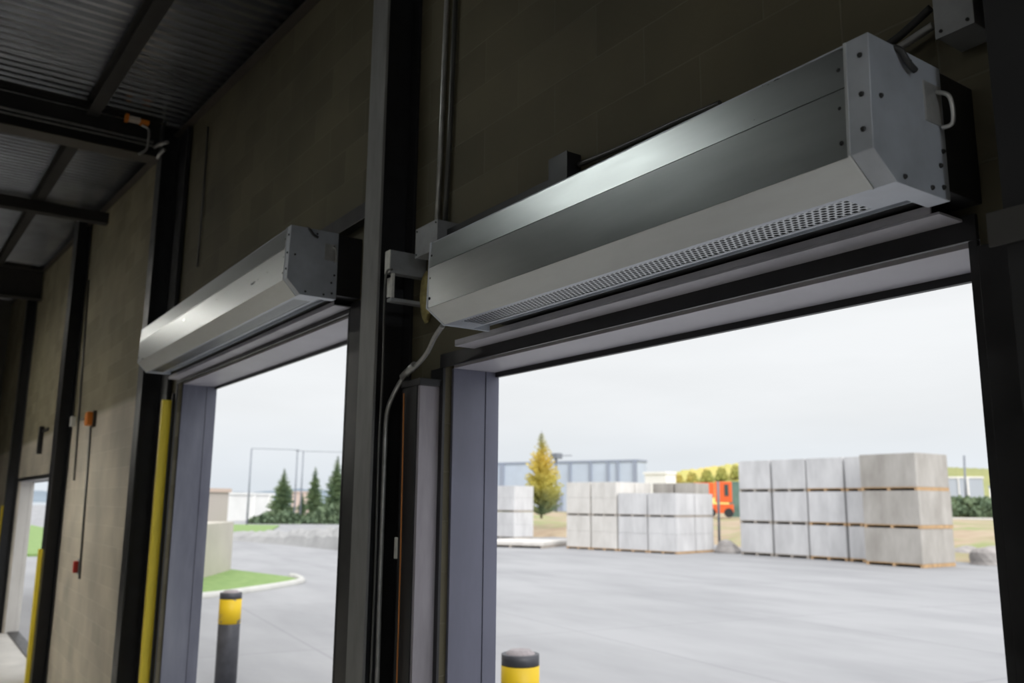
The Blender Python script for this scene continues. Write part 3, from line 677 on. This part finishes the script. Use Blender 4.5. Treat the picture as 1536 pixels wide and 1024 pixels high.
# tall right-hand stack: four columns of three, then a wide pile of three in front
T1 = rotm((-32.4, 37.35, 0), 0.03)
th, ph = 1.65, 0.16
for c in range(4):
    u0 = c * 2.16 + (0.03 if c == 1 else 0); u1 = u0 + (2.02 if c < 3 else 1.42)
    for t in range(3):
        jx = random.uniform(-0.03, 0.03)
        pallet(T1, u0 + jx, u1 + jx, 0, 1.9, t * th, ph, WOODG if c < 2 else WOOD, 'weathered pallet under the %s grey block, %s column of tall right stack' % (TIER[t], ORD[c]), 'pallets in the tall right stack')
        block(T1, u0 + jx, u1 + jx, 0, 1.9, t * th + ph, (t + 1) * th, CONC, '%s grey concrete block in %s column of tall right stack' % (TIER[t], ORD[c]), 'blocks in the tall right stack')
T2 = rotm((-24.4, 36.5, 0), 0.0)
for t in range(3):
    jx = random.uniform(-0.03, 0.03)
    pallet(T2, 0 + jx, 2.74 + jx, 0, 2.6, t * th, ph, WOOD, 'orange timber pallet under the %s wide brownish block, right end' % TIER[t], 'pallets under wide brownish blocks')
    block(T2, 0 + jx, 2.74 + jx, 0, 2.6, t * th + ph, (t + 1) * th, CONC_B, '%s wide brownish concrete block at right end of tall stack' % TIER[t], 'wide brownish blocks at the right end')
# middle stack
T3 = rotm((-41.5, 32.6, 0), math.atan2(.21, .978))
def load(u0, u1, v0, v1, z0, layers, lh, m, where, pm, nb=2):
    g = 'blocks in the middle stack'
    pallet(T3, u0, u1, v0, v1, z0, 0.12, pm, 'timber pallet under %s' % where, 'pallets in the middle stack')
    z = z0 + 0.12
    for k in range(layers):
        for b_ in range(nb):
            a = u0 + (u1 - u0) * b_ / nb; e_ = u0 + (u1 - u0) * (b_ + 1) / nb
            side = ('left', 'right')[b_] if nb == 2 else 'whole'
            lay = '' if layers == 1 else ('lower ', 'upper ')[k]
            block(T3, a + 0.004, e_ - 0.004, v0 + random.uniform(0, .02), v1, z, z + lh, m, '%s pale block, %slayer of %s' % (side, lay, where), g)
        z += lh
    return z
cols = [(0, 1.75), (1.87, 3.66), (3.78, 5.72), (5.80, 7.62)]
for i, (a, b_) in enumerate(cols[:2]):
    z = load(a, b_, 0, 1.8, 0, 2, 0.90, CONC_W, 'bottom load, %s column of middle stack' % ORD[i], WOOD)
    load(a, b_, 0, 1.8, z, 2, 0.90, CONC_W, 'top load, %s column of middle stack' % ORD[i], WOODG)
for i, (a, b_) in enumerate(cols[2:]):
    for row, (v0, v1) in enumerate(((0, 1.85), (1.92, 3.8))):
        if row == 1 and i == 0: continue
        w = '%s column of middle stack' % ORD[i + 2] + (', rear row' if row else '')
        z = load(a, b_, v0, v1, 0, 2, 0.90, CONC, 'bottom load, ' + w, WOOD)
        load(a, b_, v0, v1, z, 1, 1.16, CONC, 'top load, ' + w, WOODG)
z = 0
for i, (a, b_) in enumerate(((1.87, 3.66), (3.5, 4.95), (5.05, 6.4))):
    v0 = 1.9 if i == 0 else 3.9
    z = load(a, b_, v0, v0 + 1.6, 0, 2, 0.90, CONC_W, 'bottom load, %s pile at back of middle stack' % ORD[i], WOOD)
    load(a, b_, v0, v0 + 1.6, z, 2, 0.90, CONC_B if i else CONC_W, 'top load, %s pile at back of middle stack' % ORD[i], WOOD)
# left small pile beside the jamb and the flat slabs
T4 = rotm(ground(774, 808) + Vector((-3.3, -0.4, 0)), 0.15)
for t in range(2):
    z0 = t * 1.95
    pallet(T4, 0, 3.0, 0, 2, z0, 0.12, WOODG, 'pallet under the %s blocks beside the slate jamb' % ('lower', 'upper')[t], 'pallets beside the slate jamb')
    for k in range(2):
        block(T4, 0, 3.0, 0, 2, z0 + 0.12 + k * 0.9, z0 + 0.12 + (k + 1) * 0.9, CONC, '%s pale block on %s pallet, pile beside the slate jamb' % (('lower', 'upper')[k], ('lower', 'upper')[t]), 'blocks in pile beside the slate jamb')
fa, fb, fc = ground(732, 817), ground(848, 818), ground(790, 807.5)
u_ = (fb - fa); L_ = u_.length; ang = math.atan2(u_.y, u_.x)
fa = ground(800, 822); T5 = rotm((fa.x, fa.y, 0), 0.55)
pallet(T5, -3.6, 0.6, 0, 4.6, 0, 0.16, WOODG, 'low pallet under the flat pale slab on the yard', None)
tag(MB().box(-3.6, 0.6, 0, 4.6, 0.163, 0.34, 0.01, T5).build('concrete_slab', CONC_W), 'flat pale concrete slab lying low before the yellow tree', 'concrete slab', kind='thing')

# ---- dry bank and plateau behind the stacks
def bank():
    mb = MB(); bm = mb.bm
    us = [690 + i * (1900 - 690) / 60 for i in range(61)]
    def basev(u):
        pts = [(690, 803), (850, 806), (1080, 818), (1300, 834), (1440, 842), (1500, 846), (1700, 860), (1900, 874)]
        for (a, va), (b, vb) in zip(pts, pts[1:]):
            if a <= u <= b: return va + (vb - va) * (u - a) / (b - a)
    rows = []
    prof = [(1.0, 0.0), (1.03, 0.35), (1.10, 0.75), (1.2, 1.05), (1.35, 1.25), (1.6, 1.35), (2.2, 1.4), (4.0, 1.4), (9.0, 1.4)]
    rnd = random.Random(3)
    for k, (f, h) in enumerate(prof):
        row = []
        for u in us:
            g = ground(u, basev(u)); j = 1 + (rnd.uniform(-0.012, 0.02) if k < 5 else 0)
            row.append(bm.verts.new((g.x * f * j, g.y * f * j, h + (rnd.uniform(-0.12, 0.12) if 0 < k < 6 else 0) - (0.02 if k == 0 else 0))))
        rows.append(row)
    for a, b in zip(rows, rows[1:]):
        for i in range(len(us) - 1):
            f_ = bm.faces.new((a[i], a[i + 1], b[i + 1], b[i])); f_.smooth = True
    return tag(mb.build('hill_bank', BANK), 'dry grassy bank behind the block stacks', 'bank', kind='structure')
bank()
PZ = 1.4
def rock(p, s, label, seed):
    rnd = random.Random(seed); mb = MB(); bmesh.ops.create_icosphere(mb.bm, subdivisions=3, radius=1)
    ph_ = [rnd.uniform(0, 6) for _ in range(6)]
    for v_ in mb.bm.verts:
        n_ = v_.co.copy(); k = 1 + 0.15 * math.sin(3 * n_.x + ph_[0]) + 0.15 * math.sin(4 * n_.y + ph_[1]) + 0.1 * math.sin(5 * n_.z + ph_[2])
        v_.co = p + Vector((n_.x * s[0] * k, n_.y * s[1] * k, max(-0.2, n_.z * s[2] * k) + s[2] * 0.2))
    tag(mb.build('rock', ROCK), label, 'rock', 'rocks at the foot of the bank', 'thing')
rock(ground(1482, 846), (0.95, 0.8, 0.65), 'grey rock at foot of the bank by the right doorway edge', 1)
rock(ground(1442, 838), (0.8, 0.7, 0.6), 'grey rock beside the wide brownish blocks', 2)
rock(ground(1092, 829), (0.8, 0.6, 0.5), 'low pale rock between middle and tall right stacks', 3)

# ---- warehouse
r = None
pl, pr_ = at_dist(640, 760, 150), at_dist(957, 760, 128)
def building(name, a, b, depth, z0, h, m, label, ribs=(), ribm=BUILD_D, roofm=None, cat='building', h2=None):
    a = Vector((a.x, a.y, z0)); b = Vector((b.x, b.y, z0)); d = b - a; w = d.length; ang = math.atan2(d.y, d.x); T = rotm(a, ang)
    r = thing(name, (a + b) / 2, label, cat)
    MB().box(0, w, 0, depth, 0, h, 0, T).build('wall_shell', m, r)
    MB().box(-0.15, w + 0.15, -0.15, depth, h + 0.002, h + 0.3, 0, T).build('roof_edge', roofm or ribm, r)
    for f0, f1 in ribs:
        MB().box(w * f0, w * f1, -0.25, -0.01, 0, h - 0.02, 0, T).build('wall_rib', ribm, r)
    return r, T, w
def top_h(u, v, dist, z0): return at_dist(u, v, dist).z - z0
hh = top_h(855, 696, 138, PZ)
wr, T, w = building('warehouse', pl, pr_, 3, PZ, hh, BUILD, 'long blue grey warehouse behind the yellow tree',
    ribs=((0.385, 0.405), (0.57, 0.595), (0.71, 0.72), (0.80, 0.81), (0.875, 0.885), (0.915, 0.925), (0.985, 1.0)))
MB().box(w * 0.64, w * 0.68, -0.4, -0.02, 0, 2.6, 0, T).build('door', BUILD_D, wr)
# floodlight on the warehouse roof
fp = at_dist(834, 690, 128)
r = thing('floodlight', (fp.x, fp.y, PZ), 'floodlight mast rising behind the warehouse edge right of the yellow tree', 'floodlight')
MB().tube([(fp.x, fp.y, PZ), (fp.x, fp.y, fp.z + 0.5)], 0.18, 8).build('mast', POLE, r)
MB().box(fp.x - 0.9, fp.x + 0.9, fp.y - 0.5, fp.y + 0.5, fp.z + 0.2, fp.z + 1.0, 0.1).build('lamp_head', POLE, r)
e2 = at_dist(858, 683, 128); MB().tube([(fp.x, fp.y, fp.z + 0.7), (e2.x, e2.y, e2.z)], 0.07, 6).build('arm', POLE, r)
# white shed behind the middle stack
building('shed', at_dist(968, 760, 112), at_dist(1000, 760, 110), 2, PZ, top_h(985, 711, 111, PZ), WHITE, 'small white shed behind the middle stack', ribm=WHITE)
# far grey shed at right
building('depot', at_dist(1424, 760, 190), at_dist(1478, 760, 190), 12, PZ, top_h(1450, 717, 190, PZ), mat('pale_far_cladding', (0.45, 0.50, 0.58), 0.8), 'pale blue depot far behind right of the wide blocks', ribs=((0.3, 0.33), (0.55, 0.6)), ribm=WHITE)
building('depot', at_dist(1486, 760, 200), at_dist(1580, 760, 200), 12, PZ, top_h(1500, 731, 200, PZ), WHITE, 'low white depot far behind at the right doorway edge')
# ---- orange machine (a truck-mounted loader)
def machine():
    a = at_dist(1056, 770, 88); b = at_dist(1100, 770, 88); d = b - a; w = d.length; T = rotm((a.x, a.y, PZ), math.atan2(d.y, d.x))
    hz = top_h(1075, 722, 88, PZ)
    r = thing('loader_truck', (a + b) / 2 * 1, 'orange loader truck between middle and tall right stacks', 'truck')
    r.location.z = PZ
    MB().box(w * 0.40, w * 0.98, 0, 2.0, hz * 0.42, hz, 0.08, T).build('cab', MACH, r)
    MB().box(w * 0.72, w * 0.86, -0.05, -0.005, hz * 0.60, hz * 0.92, 0.02, T).build('cab_window', MACH_D, r)
    MB().box(-w * 0.35, w * 0.38, 0, 2.0, hz * 0.55, hz * 0.97, 0.06, T).build('engine_cover', MACH, r)
    MB().box(w * 0.0, w * 0.14, -0.05, -0.005, hz * 0.60, hz * 0.92, 0.02, T).build('side_window', MACH_D, r)
    MB().box(w * 0.1, w * 1.02, 0.05, 1.9, hz * 0.12, hz * 0.37, 0.05, T).build('chassis', MACH, r)
    for fx in (0.25, 0.85):
        c = T @ Vector((w * fx, 0.0, hz * 0.13)); c2 = T @ Vector((w * fx, 0.5, hz * 0.13))
        MB().tube([c, c2], hz * 0.13, 16).build('wheel', TYRE, r)
machine()
# green mesh panel and fence posts
pa = at_dist(1094, 762, 92); pb = at_dist(1120, 762, 92); d = pb - pa; T = rotm((pa.x, pa.y, PZ), math.atan2(d.y, d.x))
tag(MB().box(0, d.length, 0, 0.08, 0, top_h(1100, 722, 92, PZ), 0.01, T).build('screen_panel', TEAL), 'dark green screen panel beside the orange loader truck', 'screen panel', kind='thing')
tag(MB().tube([at_dist(1079, 815, 52), at_dist(1077, 722, 52)], 0.07, 8).build('fence_post', POLE), 'slim grey fence post standing before the orange loader truck', 'fence post', kind='thing')
# hedge and light road at right
def bushes(name, pts, m, label, cat, kind='thing', n=700, leaf=0.4):
    rnd = random.Random(len(pts)); mb = MB()
    for i in range(n):
        c, (rx, ry, rz) = pts[rnd.randrange(len(pts))]
        d = Vector((rnd.gauss(0, 1), rnd.gauss(0, 1), abs(rnd.gauss(0, 1)))); d.normalize(); k = rnd.uniform(0.6, 1.0)
        p = c + Vector((d.x * rx * k, d.y * ry * k, d.z * rz * k))
        a = Vector((rnd.gauss(0, 1), rnd.gauss(0, 1), rnd.gauss(0, 1))).normalized() * leaf; b = a.orthogonal().normalized() * leaf * 0.7
        mb.quad(p - a, p - b, p + a, p + b)
    return tag(mb.build(name, m), label, cat, kind=kind)
hp = [(Vector((at_dist(u, 762, 120).x, at_dist(u, 762, 120).y, PZ)), (1.6, 1.6, 2.4)) for u in range(1424, 1530, 12)]
bushes('hedge', hp, BUSH, 'dark hedge far behind the right end of the tall stack', 'hedge', n=2600, leaf=0.45)
ra, rb = at_dist(1405, 768, 100), at_dist(1620, 768, 100)
mb = MB(); T = rotm((ra.x, ra.y, PZ), math.atan2(rb.y - ra.y, rb.x - ra.x)); mb.box(0, (rb - ra).length, 0, 9, -0.02, 0.06, 0, T)
tag(mb.build('road', KERB), 'pale road strip along the top of the bank at right', 'road', kind='structure')
tag(MB().tube([Vector((at_dist(1449, 760, 125).x, at_dist(1449, 760, 125).y, PZ)), at_dist(1446, 683, 125)], 0.12, 8).build('mast', POLE), 'slim grey mast far behind right of the wide blocks', 'mast', kind='thing')

# ---- conifers
def conifer(base, h, wid, label, fm, seed, droop=0.25, sparse=1.0, group='conifers beyond the yard', blunt=0.0):
    rnd = random.Random(seed)
    r = thing('conifer', base, label, 'conifer', group)
    MB().tube([base, base + Vector((0, 0, h * 0.5)), base + Vector((0, 0, h * 0.99))], h * 0.014, 8, 0.02).build('trunk', BARK, r)
    mb = MB(); lev = int(34 * sparse)
    for i in range(lev):
        f = i / lev; z = h * (0.06 + 0.92 * f); rad = wid * (1 - f) ** 0.95 * (1 if f > 0.08 else 0.8) + 0.012 * wid
        nb = 9 if f < 0.75 else 6
        for k in range(nb):
            a = rnd.uniform(0, 6.283); rr = rad * rnd.uniform(0.6, 1.08)
            dirv = Vector((math.cos(a), math.sin(a), 0)); n = max(2, int(rr / (h * 0.03)))
            for s in range(n + 1):
                q = s / n; p = base + Vector((0, 0, z)) + dirv * rr * q + Vector((0, 0, -droop * rr * q + 0.22 * rr * q * q))
                sz = h * 0.028 * (1.15 - 0.5 * q) * min(1, 0.35 + 1.6 * (1 - f))
                side = Vector((-dirv.y, dirv.x, rnd.uniform(-.5, .5))) * sz * rnd.uniform(.7, 1.3); fw = (dirv + Vector((0, 0, rnd.uniform(-0.5, 0.3)))) * sz * 1.3
                mb.quad(p - side * 1.5 - fw * .3, p + fw * .2 - Vector((0, 0, sz * .8)), p + side * 1.5 + fw * .3, p + fw * 1.2 + Vector((0, 0, sz * .3)))
                mb.quad(p - fw * .8, p + Vector((0, 0, -sz * .9)), p + fw * 1.1, p + Vector((0, 0, sz * .7)))
    mb.build('foliage', fm, r)
b = at_dist(812, 776, 74); b.z = PZ - 0.1
def conif_px(ub, ut, vt, dist, wpx, z0, **k):
    b = at_dist(ub, 770, dist); b.z = z0; h = at_dist(ut, vt, dist).z - z0; conifer(b, h, wpx / FPX * dist * 1.06 / 2 * 1.25, fm=k.pop('fm', NEEDLE), **k)
conif_px(812, 806, 645, 74, 56, PZ - 0.05, label='tall yellowing conifer before the blue grey warehouse', fm=LARCH, seed=5, droop=-0.25, sparse=0.8)
conif_px(423, 423, 700, 118, 40, 0, label='dark green conifer beside the white building, leftmost of the conifers', seed=6)
conif_px(470, 470, 698, 150, 30, 0, label='slim dark conifer, second from left beyond the yard', seed=7)
conif_px(503, 502, 681, 128, 40, 0, label='tallest dark green conifer beyond the middle doorway, by thick column', seed=8)
conif_px(452, 452, 738, 128, 16, 0, label='small dark conifer behind and between the two left conifers', seed=9)
conif_px(560, 560, 690, 130, 44, 0, label='dark green conifer hidden behind the thick column', seed=10)
bp_ = [(Vector((at_dist(u, 775, 106).x, at_dist(u, 775, 106).y, 0)), (2.0, 2.0, h_ * 0.6)) for u, h_ in ((398, 1.6), (410, 2.3), (428, 2.6), (440, 2.0), (478, 2.4), (490, 4.2), (510, 4.4), (525, 4))]
bushes('shrub_bed', bp_, BUSH, 'low green shrubs around the feet of the conifers', 'shrubs', 'stuff', 3600, 0.26)

# ---- beyond the middle doorway
building('white_building', at_dist(338, 775, 118), at_dist(408, 775, 128), 12, 0, top_h(372, 742, 122, 0), WHITE, 'white flat roofed building beyond the yard in middle doorway', ribm=WHITE, ribs=((0.55, 0.57), (0.9, 0.92)))
building('low_building', at_dist(436, 775, 175), at_dist(470, 775, 175), 12, 0, top_h(450, 739, 175, 0), PINK, 'pinkish low building behind the slim conifers', ribm=PINK)
# concrete wall with return beside the lawn
ga, gb = ground(300, 872), ground(346, 858)
mb = MB()
gd = Vector((gb.x - ga.x, gb.y - ga.y, 0)); T = rotm((gb.x, gb.y, 0), math.atan2(gd.y, gd.x))
hw = top_h(345, 782, math.hypot(gb.x, gb.y), 0)
tag(MB().box(-9.0, 0, 0, 2.4, 0.0, hw, 0.02, T).build('retaining_block', mat('cream_concrete', (0.52, 0.49, 0.43), 0.9, noise=0.08, nscale=1)), 'cream concrete retaining block behind the small lawn', 'retaining block', kind='thing')
building('grey_building', at_dist(270, 775, 70), at_dist(341, 775, 74), 8, 0, top_h(330, 738, 73, 0), mat('warm_grey_render', (0.46, 0.42, 0.39), 0.85), 'warm grey building above the cream retaining block', ribm=PINK)
# lawn and kerb
lp = [ground(u, v) for u, v in ((150, 905), (305, 894), (380, 884), (430, 876), (446, 872), (430, 868), (345, 857), (150, 850))]
tag(MB().prism_z([(p.x, p.y) for p in lp], 0.0, 0.09).build('lawn', LAWN), 'small bright green lawn with pale kerb', 'lawn', kind='structure')
kp = [ground(u, v) for u, v in ((150, 908), (305, 897), (380, 887), (435, 878), (452, 873), (446, 868), (436, 866.5))]
mb = MB(); mb.tube(smooth_path([p + Vector((0, 0, 0.03)) for p in kp], 5), 0.13, 8)
tag(mb.build('kerb', KERB), 'pale curved kerb around the small lawn', 'kerb', kind='structure')
# rubble ridge along the far side of the yard
def ridge():
    rnd = random.Random(4); mb = MB(); bm = mb.bm
    us = list(range(344, 700, 6)); rows = []
    for k, (f, hf) in enumerate(((1.0, 0.0), (1.01, 0.6), (1.03, 0.95), (1.06, 1.0), (1.12, 0.5), (1.2, 0.3))):
        row = []
        for u in us:
            t = (u - 344) / 180.0; v = 797 - 3 * math.sin(t * 2); dist = 62 - 14 * min(t, 1.6)
            g = at_dist(u, 760, dist); hh_ = (0.4 + 0.75 * t) * rnd.uniform(0.85, 1.15)
            row.append(bm.verts.new((g.x * f, g.y * f, hh_ * hf - (0.01 if k == 0 else 0))))
        rows.append(row)
    for a, b in zip(rows, rows[1:]):
        for i in range(len(us) - 1): bm.faces.new((a[i], a[i + 1], b[i + 1], b[i]))
    return tag(mb.build('rubble_ridge', mat('pale_rubble', (0.30, 0.30, 0.30), 0.95, color2=(0.40, 0.40, 0.40), nscale=1.2, bump=0.6, bscale=3)), 'long pale rubble ridge along the far side of the yard', 'rubble ridge', kind='thing')
ridge()
ga = at_dist(330, 777, 78); gb = at_dist(400, 777, 88)
lp = [at_dist(u, 777, d_) for u, d_ in ((330, 66), (392, 66), (420, 96), (330, 100))]
tag(MB().prism_z([(p.x, p.y) for p in lp], 0.0, 0.10).build('grass_verge', LAWN), 'strip of green grass before the white building', 'verge', kind='structure')
# masts with an overhead wire
mt = []
for u0, u1, v1, d_, lb in ((371, 377, 673, 100, 'tall thin mast before the white building'), (441, 443, 675, 112, 'tall thin mast between the conifers, nearer the white building'), (450, 452, 677, 112, 'tall thin mast between the conifers, nearer the slim conifer')):
    g = at_dist(u0, 775, d_); g.z = 0; t_ = at_dist(u1, v1, d_); t_.x, t_.y = g.x, g.y
    tag(MB().tube([g, (g + t_) / 2, t_], 0.11, 8, 0.07).build('mast', POLE), lb, 'mast', 'masts beyond the yard', 'thing'); mt.append(t_)
e_ = at_dist(560, 679, 150)
tag(MB().tube(smooth_path([q_ + Vector((0, 0, 0.05)) for q_ in (mt[0], mt[1], mt[2], e_)], 6), 0.035, 6).build('overhead_wire', POLE), 'overhead wire strung between the thin masts', 'wire', kind='thing')
# grass beyond the farthest doorway
tag(MB().box(-95, -46, 4.0, 10.5, 0.0, 0.12).build('lawn', LAWN), 'strip of green grass seen through the farthest doorway', 'lawn', kind='structure')

# ---- hills and tree lines on the horizon
def ridge_line(name, us, vs, dist, m, label, z0=0.0, jag=0.0, thick=40):
    rnd = random.Random(int(dist)); mb = MB(); bm = mb.bm; n = 90; fr, bk, lo = [], [], []
    for i in range(n + 1):
        u = us[0] + (us[-1] - us[0]) * i / n
        for (a, va), (b, vb) in zip(zip(us, vs), zip(us[1:], vs[1:])):
            if a <= u <= b: v = va + (vb - va) * (u - a) / (b - a); break
        p = at_dist(u, v + rnd.uniform(-jag, jag), dist); lo.append(bm.verts.new((p.x * .9, p.y * .9, z0))); fr.append(bm.verts.new(p)); bk.append(bm.verts.new((p.x * (1 + thick / dist), p.y * (1 + thick / dist), z0)))
    for i in range(n):
        for A_, B_ in ((lo, fr), (fr, bk)):
            f_ = bm.faces.new((A_[i], A_[i + 1], B_[i + 1], B_[i])); f_.smooth = True
    return tag(mb.build(name, m), label, 'hill', kind='structure')
ridge_line('hill_far', [0, 330, 380, 440, 520, 700], [736, 736, 738, 732, 736, 738], 800, FARHILL, 'blue distant wooded ridge', jag=0.8)
ridge_line('hill_right', [1380, 1425, 1450, 1480, 1600], [705, 701, 701, 703, 700], 420, GREENHILL, 'green rise behind the pale depot', jag=0.8)
ridge_line('hill_autumn', [930, 1000, 1020, 1060, 1085, 1110, 1160], [716, 710, 706, 701, 697, 694, 696], 150, AUTUMN, 'autumn coloured rise behind the orange loader truck', z0=PZ, jag=1.2, thick=20)
rnd = random.Random(11)
for i, (u, v) in enumerate(((1017, 709), (1038, 706), (1060, 702), (1082, 699), (1104, 696))):
    p = at_dist(u, v + 8, 145)
    o = bushes('autumn_tree', [(Vector((p.x, p.y, p.z - 1.2)), (1.0, 1.0, 1.9))], AUTUMN, '%s round autumn tree from the left on the rise above the orange loader truck' % ORD[i], 'tree', 'thing', 420, 0.22)
    o['group'] = 'autumn trees on the rise'
# wire fence before the rise
fa, fb = at_dist(700, 768, 70), at_dist(1600, 768, 48)

# ---------------------------------------------------------------- sky and daylight
sd = bpy.data.lights.new('veiled_sun', 'SUN'); sd.energy = 1.95; sd.angle = math.radians(35); sd.color = (1.0, 0.98, 0.95)
so = bpy.data.objects.new('veiled_sun', sd); COL.objects.link(so); so.location = (40, -40, 80)
so.rotation_euler = Vector((1.1, -0.26, 0.72)).to_track_quat('Z', 'Y').to_euler()
w = bpy.data.worlds.new('overcast_sky'); scene.world = w; w.use_nodes = True
nt = w.node_tree; N = nt.nodes; L = nt.links
bg = N['Background']; tc = N.new('ShaderNodeTexCoord'); sp = N.new('ShaderNodeSeparateXYZ'); L.new(tc.outputs['Generated'], sp.inputs[0])
r = N.new('ShaderNodeValToRGB'); e = r.color_ramp.elements
e[0].position = 0.0; e[0].color = (0.76, 0.82, 0.88, 1); e[1].position = 1.0; e[1].color = (2.0, 2.0, 2.02, 1)
q = e.new(0.10); q.color = (0.86, 0.885, 0.905, 1); q = e.new(0.38); q.color = (0.93, 0.94, 0.95, 1); q = e.new(0.6); q.color = (1.6, 1.6, 1.62, 1)
L.new(sp.outputs['Z'], r.inputs['Fac'])
mp = N.new('ShaderNodeMapping'); mp.inputs['Scale'].default_value = (1.2, 1.2, 6); L.new(tc.outputs['Generated'], mp.inputs[0])
n = N.new('ShaderNodeTexNoise'); n.inputs['Scale'].default_value = 2.2; n.inputs['Detail'].default_value = 5; L.new(mp.outputs[0], n.inputs[0])
rp = N.new('ShaderNodeMapRange'); rp.inputs['From Min'].default_value = 0.35; rp.inputs['From Max'].default_value = 0.65; rp.inputs['To Min'].default_value = 0.96; rp.inputs['To Max'].default_value = 1.03
L.new(n.outputs['Fac'], rp.inputs[0])
mx = N.new('ShaderNodeMix'); mx.data_type = 'RGBA'; mx.blend_type = 'MULTIPLY'; mx.inputs['Factor'].default_value = 1
L.new(r.outputs[0], mx.inputs['A']); L.new(rp.outputs[0], mx.inputs['B']); L.new(mx.outputs['Result'], bg.inputs['Color'])
bg.inputs['Strength'].default_value = 1.0

scene.view_settings.view_transform = 'Standard'
scene.view_settings.look = 'None'
scene.view_settings.gamma = 1.0
scene.view_settings.use_curve_mapping = False
scene.view_settings.exposure = 0.0
scene.cycles.max_bounces = 10
scene.cycles.diffuse_bounces = 5
scene.cycles.sample_clamp_indirect = 6
